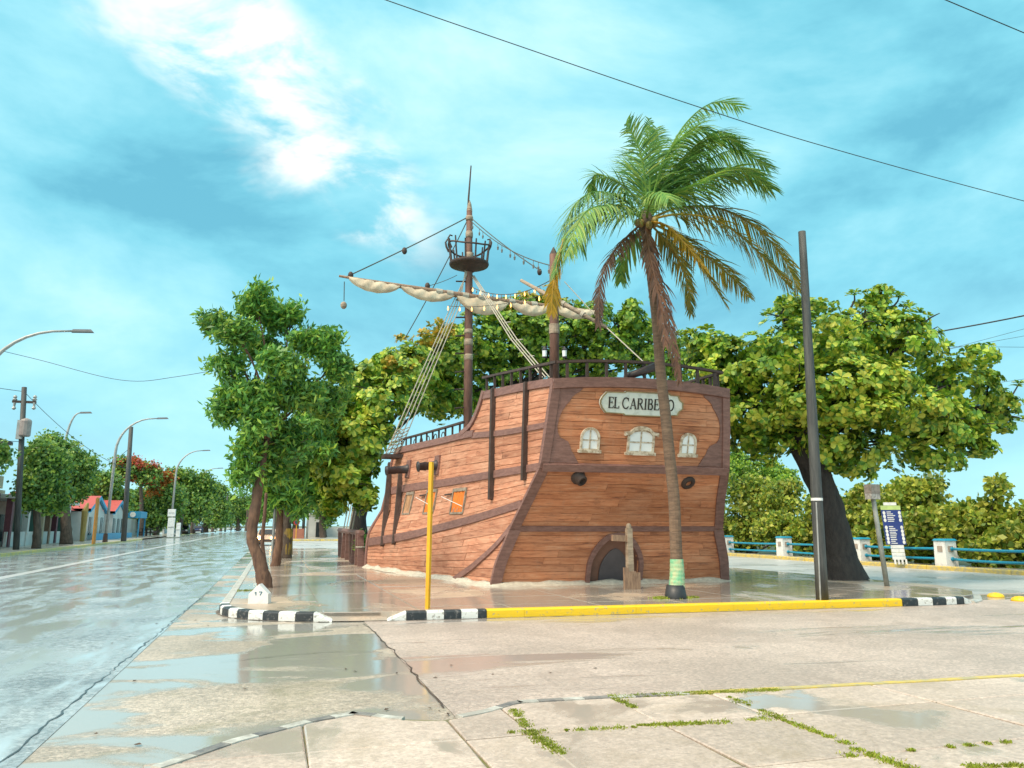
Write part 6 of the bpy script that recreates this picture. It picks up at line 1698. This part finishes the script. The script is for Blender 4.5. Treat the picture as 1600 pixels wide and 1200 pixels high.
for y0, y1, hgt_ in ((92, 101, 1.35), (105, 113.5, 1.3)):
    ym = (y0 + y1) / 2; ze = zb + 3.0
    mb = MB(); mb.add([(FX + 1.4, y0 + .6, ze - 3), (FX + 1.4, y1 - .6, ze - 3), (FX + 1.4, y1 - .6, ze), (FX + 1.4, ym, ze + hgt_), (FX + 1.4, y0 + .6, ze), (FX - 1, y0 + .6, ze - 3), (FX - 1, y1 - .6, ze - 3), (FX - 1, y1 - .6, ze), (FX - 1, ym, ze + hgt_), (FX - 1, y0 + .6, ze)], [(0, 1, 2, 3, 4), (0, 4, 9, 5), (1, 6, 7, 2)]); gb_ = mb.obj('gable', M_wallw, hz)
    for sg in (0, 1):
        ya = y0 if sg == 0 else y1
        mb = MB(); mb.add([(x_, ya, ze - .1) if q_ == 0 else (x_, ym, ze + hgt_ + .05) if q_ == 1 else (x_, ym, ze + hgt_ + .45) if q_ == 2 else (x_, ya, ze + .3) for x_ in (FX + 1.7, FX + 1.4) for q_ in range(4)], [(0, 1, 2, 3), (3, 2, 6, 7), (4, 5, 1, 0)]); mb.obj('barge_board', M_blue, gb_)
        mb = MB(); mb.add([(FX + 1.68, ya, ze + .31), (FX + 1.68, ym, ze + hgt_ + .46), (FX - 5, ym, ze + hgt_ + .46), (FX - 5, ya, ze + .31)], [(0, 1, 2, 3)]); mb.obj('roof_slope', M_redroof, gb_)
    for k in range(3):
        y = lerp(y0 + 1.6, y1 - 1.6, k / 2); mb = MB(); mb.box((FX + 1.42, y, zb + 1.5), (.08, 1.5, 1.9)); wn_ = mb.obj('window', M_shade, gb_)
        mb = MB(); mb.box((FX + 1.48, y, zb + 1.5), (.06, .1, 1.9)); mb.obj('mullion', M_wallw, wn_)
mb = MB(); mb.box((FX + 2.2, 103, zb + .35), (.3, 22, .7)); mb.obj('plinth', M_blue, hz)
# blue kiosk
kz = thing('kiosk', 'blue-roofed open kiosk with round white emblem beside the red-roofed house', 'kiosk', (FX + 1.5, 119.5, .6))
zb = gz(119) + .13
mb = MB(); mb.box((FX + 1.2, 119.5, zb + 3.0), (3.2, 5.4, .9)); cano = mb.obj('canopy', M_blue, kz)
mb = MB(); mb.lathe((0, 0, 0), [(.36, 0), (.36, .04)], 16); em = mb.obj('emblem', M_white, cano)
em.matrix_basis = Matrix.Translation((FX + 1.8, 116.78, zb + 3.0)) @ Matrix.Rotation(R(90), 4, 'X')
for x_, y_ in ((FX + 2.6, 117), (FX + 2.6, 122), (FX - .2, 117)):
    mb = MB(); mb.box((x_, y_, zb + 1.3), (.16, .16, 2.6)); mb.obj('post', M_blue, kz)
mb = MB(); mb.box((FX - .3, 120, zb + 1.25), (.2, 4.6, 2.5)); mb.obj('wall', M_shade, kz)
o = MB().box((FX - .5, 137, gz(137) + 1.3), (.3, 30, 2.6)).obj('garden_wall', M_wallw); tag(o, 'plain pale garden wall left of the white boxes', 'wall')
# table with benches in front of the wall
tb = thing('picnic_table', 'dark picnic table with benches in front of the pale garden wall', 'table', (FX + 2.5, 124, .6))
zb = gz(124) + .15
for nm, dx, zz, ww in (('table_top', 0, 1.05, 1.0), ('bench', -.9, .6, .4), ('bench', .9, .6, .4)):
    mb = MB(); mb.box((FX + 2.5 + dx, 125, zb + zz), (ww, 4.5, .1)); mb.obj(nm, M_darkwood, tb)
for dy in (-1.6, 1.6):
    mb = MB(); mb.box((FX + 2.5, 125 + dy, zb + .5), (1.5, .1, .12)); mb.box((FX + 2.2, 125 + dy, zb + .5), (.12, .12, 1.0)); mb.box((FX + 2.8, 125 + dy, zb + .5), (.12, .12, 1.0)); mb.obj('trestle', M_darkwood, tb)
# white boxes by the lamp
bx_ = basept(268, 117); 
for k, (dx, dz, ww, hh, lab) in enumerate(((0, 0, .85, 2.6, 'lower white cabinet at the foot of the far street lamp'), (-.05, 2.75, .95, 1.0, 'upper white box stacked over the far white cabinet'), (.95, 0, .5, 1.9, 'narrow white cabinet right of the stacked white boxes'))):
    c_ = thing('white_cabinet', lab, 'cabinet', bx_ + V((dx, -.6, dz))); mb = MB(); mb.box(bx_ + V((dx, -.6, dz + hh / 2)), (ww, .7, hh)); mb.obj('case', M_white, c_)
    mb = MB(); mb.box(bx_ + V((dx, -.97, dz + hh * .5)), (ww * .8, .04, hh * .04)); mb.obj('seam', M_metalgrey, c_)
p = GL(146, 850); o = MB().tube([p, p + V((0, 0, 3.9)), p + V((0, 0, 4.0))], [.16, .16, .1], 6).obj('ochre_post', mat('ochre', (.48, .24, .06), rough=.6)); tag(o, 'ochre post on the far pavement before the house', 'post')
p = GL(128, 846); o = MB().tube([p, p + V((0, 0, 3.0)), p + V((.2, 0, 3.8))], [.22, .3, .1], 8).obj('carved_totem', mat('ochre2', (.40, .28, .08), rough=.6)); tag(o, 'yellowish carved totem left of the ochre post', 'post')

# --- trees across the street and down the avenue
CL = spray(30, .36, .20, .36, 30, .1)
CLF = spray(28, .60, .36, .60, 31, .0)
TG = 'trees along the far side of the avenue'
def ftree(lab, trunk, Y, tr_r, lob, n, leaf, extra=None, kind=None, name='avenue_tree', grp=TG, bark=M_bark):
    b = basept(trunk[0][0], Y); pts_ = [b] + [AT(px, py, Y) for px, py in trunk[1:]]
    return tree(name, lab, pts_, Y, tr_r, [(a, c, d, e, Y + f) for a, c, d, e, f in lob], int(n * 1.3), kind or CL, bark, leaf, grp, shell=.5, extra=extra, nsub=3, limb_r=tr_r[-1] * .6)
ftree('round kerbside tree with slender dark trunk nearest the left edge', [(60, 857), (58, 825), (56, 795)], 62.7, [.32, .24, .2], [(66, 742, 26, 28, 0), (52, 772, 16, 16, 0), (78, 775, 22, 18, 1), (62, 714, 16, 13, 0), (84, 722, 18, 18, 1)], 620, M_leaf_far)
ftree('spreading kerbside tree with thick grey trunk before the red-roofed house', [(106, 850), (103, 815), (100, 785)], 76, [.55, .42, .34], [(95, 705, 35, 22, 0), (120, 735, 22, 24, 0), (100, 755, 35, 26, 1), (78, 700, 20, 16, 0), (125, 760, 20, 18, 1), (70, 735, 22, 26, 2)], 620, M_leaf_far)
ftree('small leafy tree clipped by the left edge of the picture', [(-30, 868), (-28, 800), (-22, 745)], 52, [.2, .14, .1], [(-14, 712, 13, 10, 0)], 60, M_leaf_far)
ftree('feathery grey-green tree behind the curved lamp', [(160, 843), (160, 800), (160, 775)], 112, [.4, .3, .25], [(160, 752, 28, 16, 0), (150, 775, 30, 18, 1), (175, 780, 25, 16, 1)], 320, M_leaf_far, kind=CLF)
ftree('flamboyant tree crowned with red blossom behind the dark pole', [(222, 838), (221, 790), (220, 760)], 130, [.4, .3, .22], [(215, 738, 26, 10, 0), (200, 728, 20, 8, 0), (235, 745, 16, 12, 0)], 120, M_leaf_far, kind=CLF, extra=[([(208, 722, 24, 8, 130), (228, 730, 18, 9, 130), (192, 726, 12, 6, 130), (242, 742, 12, 14, 130), (205, 742, 18, 8, 130)], 110, M_leaf_red, .7)])
ftree('leafy tree with orange blossom patch left of the tall lamps', [(245, 836), (246, 810), (248, 795)], 135, [.5, .4, .3], [(235, 785, 32, 26, 0), (262, 770, 28, 22, 0), (215, 790, 22, 20, 1), (255, 800, 34, 20, 1)], 460, M_leaf_far, kind=CLF, extra=[([(255, 752, 18, 6, 132), (262, 745, 12, 5, 132), (240, 768, 10, 4, 132)], 50, M_leaf_orange, .7)])
ftree('tall flat-topped tree behind the third lamp', [(290, 834), (292, 790), (296, 760)], 150, [.55, .45, .3], [(290, 745, 24, 12, 0), (275, 775, 30, 24, 0), (300, 780, 32, 28, 0), (318, 765, 25, 20, 1), (285, 800, 30, 18, 0)], 520, M_leaf_far, kind=CLF)
ftree('broad dark tree right of the third lamp', [(322, 832), (323, 800), (325, 790)], 172, [.5, .45, .35], [(320, 785, 28, 24, 0), (338, 780, 22, 20, 0), (330, 805, 28, 18, 0)], 360, M_leaf_far, kind=CLF)
ftree('distant tree closing the avenue behind the corner trunk', [(372, 829), (372, 805), (372, 795)], 215, [.5, .45, .4], [(365, 790, 22, 20, 0), (385, 785, 20, 18, 0), (378, 808, 24, 14, 0), (352, 800, 16, 18, 4)], 340, M_leaf_far, kind=CLF)
ftree('pale distant tree at the vanishing end of the avenue', [(400, 829), (400, 812), (400, 800)], 260, [.5, .45, .4], [(405, 800, 22, 16, 0), (390, 808, 18, 12, 0)], 200, M_leaf_far, kind=CLF)
for k, px in enumerate((281, 289, 299, 318, 332, 345, 384)):
    b = basept(px, 140 + k * 12); o = MB().tube([b, b + V((.2, 0, 3.2)), b + V((.1, 0, 6))], [.34, .26, .22], 8).obj('tree_trunk', M_bark); tag(o, ['bare grey trunk right of the white boxes', 'dark leaning trunk just past the white boxes', 'straight trunk below the third lamp', 'trunk in shade between third and fourth lamps', 'slim trunk before the pale far wall', 'trunk by the thin distant pole', 'farthest trunk visible beside the corner tree'][k], 'tree', 'trunks under the avenue canopy')
o = MB().box((-19.5, 190, gz(190) + 1.4), (.3, 70, 2.8)).obj('garden_wall', mat('wall_bluewhite', (.55, .60, .64), rough=.8)); tag(o, 'long bluish-white wall behind the trunks of the avenue', 'wall')

# --- beyond the side street, behind the corner trees
def mtree(lab, trunk, Y, lob, n): return ftree(lab, trunk, Y, [.5, .42, .35], lob, n, M_leaf_far, kind=CL, grp='trees beyond the side street')
mtree('round green tree beyond the side street, left of the pale pole', [(462, 838), (462, 820), (462, 810)], 112, [(462, 795, 22, 20, 0), (450, 805, 14, 14, 0), (475, 785, 14, 14, 0)], 260)
mtree('grey-trunked almond tree beyond the side street near the bow fence', [(506, 840), (504, 820), (504, 805)], 104, [(505, 795, 26, 22, 0), (525, 780, 22, 24, 0), (490, 775, 16, 18, 1)], 280)
mtree('backmost tree filling the gap behind the pavement trees', [(430, 838), (430, 820), (430, 812)], 140, [(425, 800, 25, 18, 0), (445, 790, 20, 18, 2)], 200)
p = basept(480, 98); o = upole(p, p + V((0, 0, 7.5)), .14, .1, 'pale thin pole beyond the side street'); o.children[0].data.materials[0] = M_metalgrey
p = basept(474, 100); upole(p, p + V((0, 0, 9)), .2, .16, 'dark pole beside the pale thin pole beyond the side street')
wb = thing('white_pavilion', 'small white building with dark doorway beyond the side street', 'building', basept(492, 110))
q = basept(492, 110); mb = MB(); mb.box(q + V((0, 0, 1.5)), (2.0, 3, 3.0)); mb.obj('wall', M_wallw, wb); mb = MB(); mb.box(q + V((0, 0, 3.08)), (2.3, 3.3, .16)); mb.obj('roof', M_white, wb); mb = MB(); mb.box(q + V((.35, -1.52, 1.0)), (.6, .06, 2.0)); mb.obj('door', M_shade, wb)
rs = thing('round_sign', 'round red traffic sign on a post beyond the side street', 'sign', basept(463, 96))
q = basept(463, 96); mb = MB(); mb.tube([q, q + V((0, 0, 2.2))], .05, 6); mb.obj('post', M_ypole, rs); mb = MB(); mb.tube([q + V((0, -.06, 1.95)), q + V((0, -.12, 1.95))], .36, 18); disc = mb.obj('disc', mat('sign_red', (.45, .03, .03), rough=.4), rs); mb = MB(); mb.tube([q + V((0, -.12, 1.95)), q + V((0, -.135, 1.95))], .22, 18); mb.obj('disc_centre', mat('sign_navy', (.05, .06, .16), rough=.4), disc)
q = basept(467, 99); o = MB().box(q + V((0, 0, .6)), (1.3, 1.0, 1.2), taper=.95).obj('brick_planter', mat('terracotta', (.45, .18, .12), (.36, .14, .1), rough=.8)); tag(o, 'terracotta coloured box beside the round red sign', 'planter')
o = MB().box(V((9.5, 112, gz(112) + .8)), (7, .3, 1.4)).obj('low_white_wall', M_wallw); tag(o, 'low white wall seen past the grey trunk beyond the side street', 'wall')

# --- vehicles
M_tyre = mat('tyre', (.02, .02, .02), rough=.8)
M_carglass = mat('car_glass', (.02, .025, .03), rough=.08)
M_head = mat('headlight', (1, .8, .5), rough=.2, emit=(1.0, .55, .16), estr=16)
M_headoff = mat('headlight_off', (.7, .72, .72), rough=.15)
def car(loc, rz, paint, lab, lit, group=None):
    """small saloon, nose along -Y"""
    root = thing('parked_car' if not lit else 'approaching_car', lab, 'car', loc, group); M4 = Matrix.Translation(loc) @ Matrix.Rotation(rz, 4, 'Z')
    def pl(mb, nm, m, par=root, sm=False): mb.v = [tuple(M4 @ V(v)) for v in mb.v]; return mb.obj(nm, m, par, sm)
    prof = [(-2.0, .28), (-2.08, .55), (-1.95, .78), (-1.0, .92), (-.55, 1.38), (.85, 1.42), (1.45, .98), (1.98, .92), (2.05, .55), (2.0, .28)]
    def shell(pf, wx, inset):
        vs = []
        for sx_ in (-1, 1): vs += [(sx_ * (wx - (inset if z > .95 else 0)), y, z) for y, z in pf]
        n = len(pf); return vs, [tuple(range(n)), tuple(range(n, 2 * n))[::-1]] + [(i, (i + 1) % n, n + (i + 1) % n, n + i) for i in range(n)]
    mb = MB(); mb.add(*shell(prof, .82, .14)); body_ = pl(mb, 'body', paint)
    mb = MB(); mb.add([(-.62, -.62, 1.345), (.62, -.62, 1.345), (.72, -1.02, .955), (-.72, -1.02, .955)], [(0, 1, 2, 3)]); mb.v = [(x, y - .03, z + .02) for x, y, z in mb.v]; pl(mb, 'windscreen', M_carglass)
    for sx_ in (-1, 1):
        mb = MB(); mb.add([(sx_ * .76, -.85, .98), (sx_ * .76, 1.2, .98), (sx_ * .70, .75, 1.34), (sx_ * .70, -.5, 1.33)], [(0, 1, 2, 3)]); mb.v = [(x * 1.04, y, z) for x, y, z in mb.v]; pl(mb, 'side_window', M_carglass)
        mb = MB(); mb.lathe((0, 0, 0), [(.1, 0), (.17, .02), (.17, .06), (.13, .08)], 12); mb.v = [(sx_ * .58 + x, -2.0 - z, .64 + y) for x, y, z in mb.v]; pl(mb, 'headlight', M_head if lit else M_headoff)
        for y in (-1.3, 1.25):
            mb = MB(); mb.tube([V((sx_ * .62, y, .31)), V((sx_ * .86, y, .31))], .31, 14); wh = pl(mb, 'wheel', M_tyre); mb = MB(); mb.tube([V((sx_ * .86, y, .31)), V((sx_ * .875, y, .31))], .18, 12); pl(mb, 'rim', M_metalgrey, wh)
    mb = MB(); mb.box((0, -2.1, .42), (1.6, .1, .16)); pl(mb, 'bumper', M_darkwood)
    return root
q = basept(419, 74, .02); car(q, R(-4), mat('car_white', (.65, .45, .32), (.55, .36, .25), rough=.25), 'oncoming car with glowing headlights between the pavement tree trunks', True)
for k, (px, Y, m, lab) in enumerate(((288, 150, mat('car_dark', (.03, .04, .06), rough=.2), 'dark car parked under the avenue trees near the third lamp'), (310, 168, mat('car_blue', (.03, .06, .16), rough=.2), 'blue car parked beyond the third lamp'), (372, 230, mat('car_black', (.02, .02, .022), rough=.2), 'black car parked near the far end of the avenue'))):
    q = basept(px, Y); car(q, R(0), m, lab, False, 'cars parked under the avenue trees')
# pale corrugated roof seen over the bushes at the right edge
rf = ATX(1595, 812, 46); o = thing('shore_shelter', 'grey corrugated shelter roof just showing over the bushes at right edge', 'shelter', (rf.x, rf.y, 0))
mb = MB(); nn_ = 24; vs = []; fs = []
for i in range(nn_ + 1):
    y = rf.y - 3 + 6 * i / nn_; dz = .04 * (i % 2); vs += [(rf.x - 1.0, y, rf.z - .35 + dz), (rf.x + 1.2, y, rf.z + .55 + dz)]
    if i: fs.append((2 * i - 2, 2 * i - 1, 2 * i + 1, 2 * i))
mb.add(vs, fs); mb.obj('roof', M_metalgrey, o)
for dy in (-2.6, 2.6): mb = MB(); mb.box((rf.x, rf.y + dy, rf.z / 2), (.15, .15, rf.z)); mb.obj('post', M_metalgrey, o)
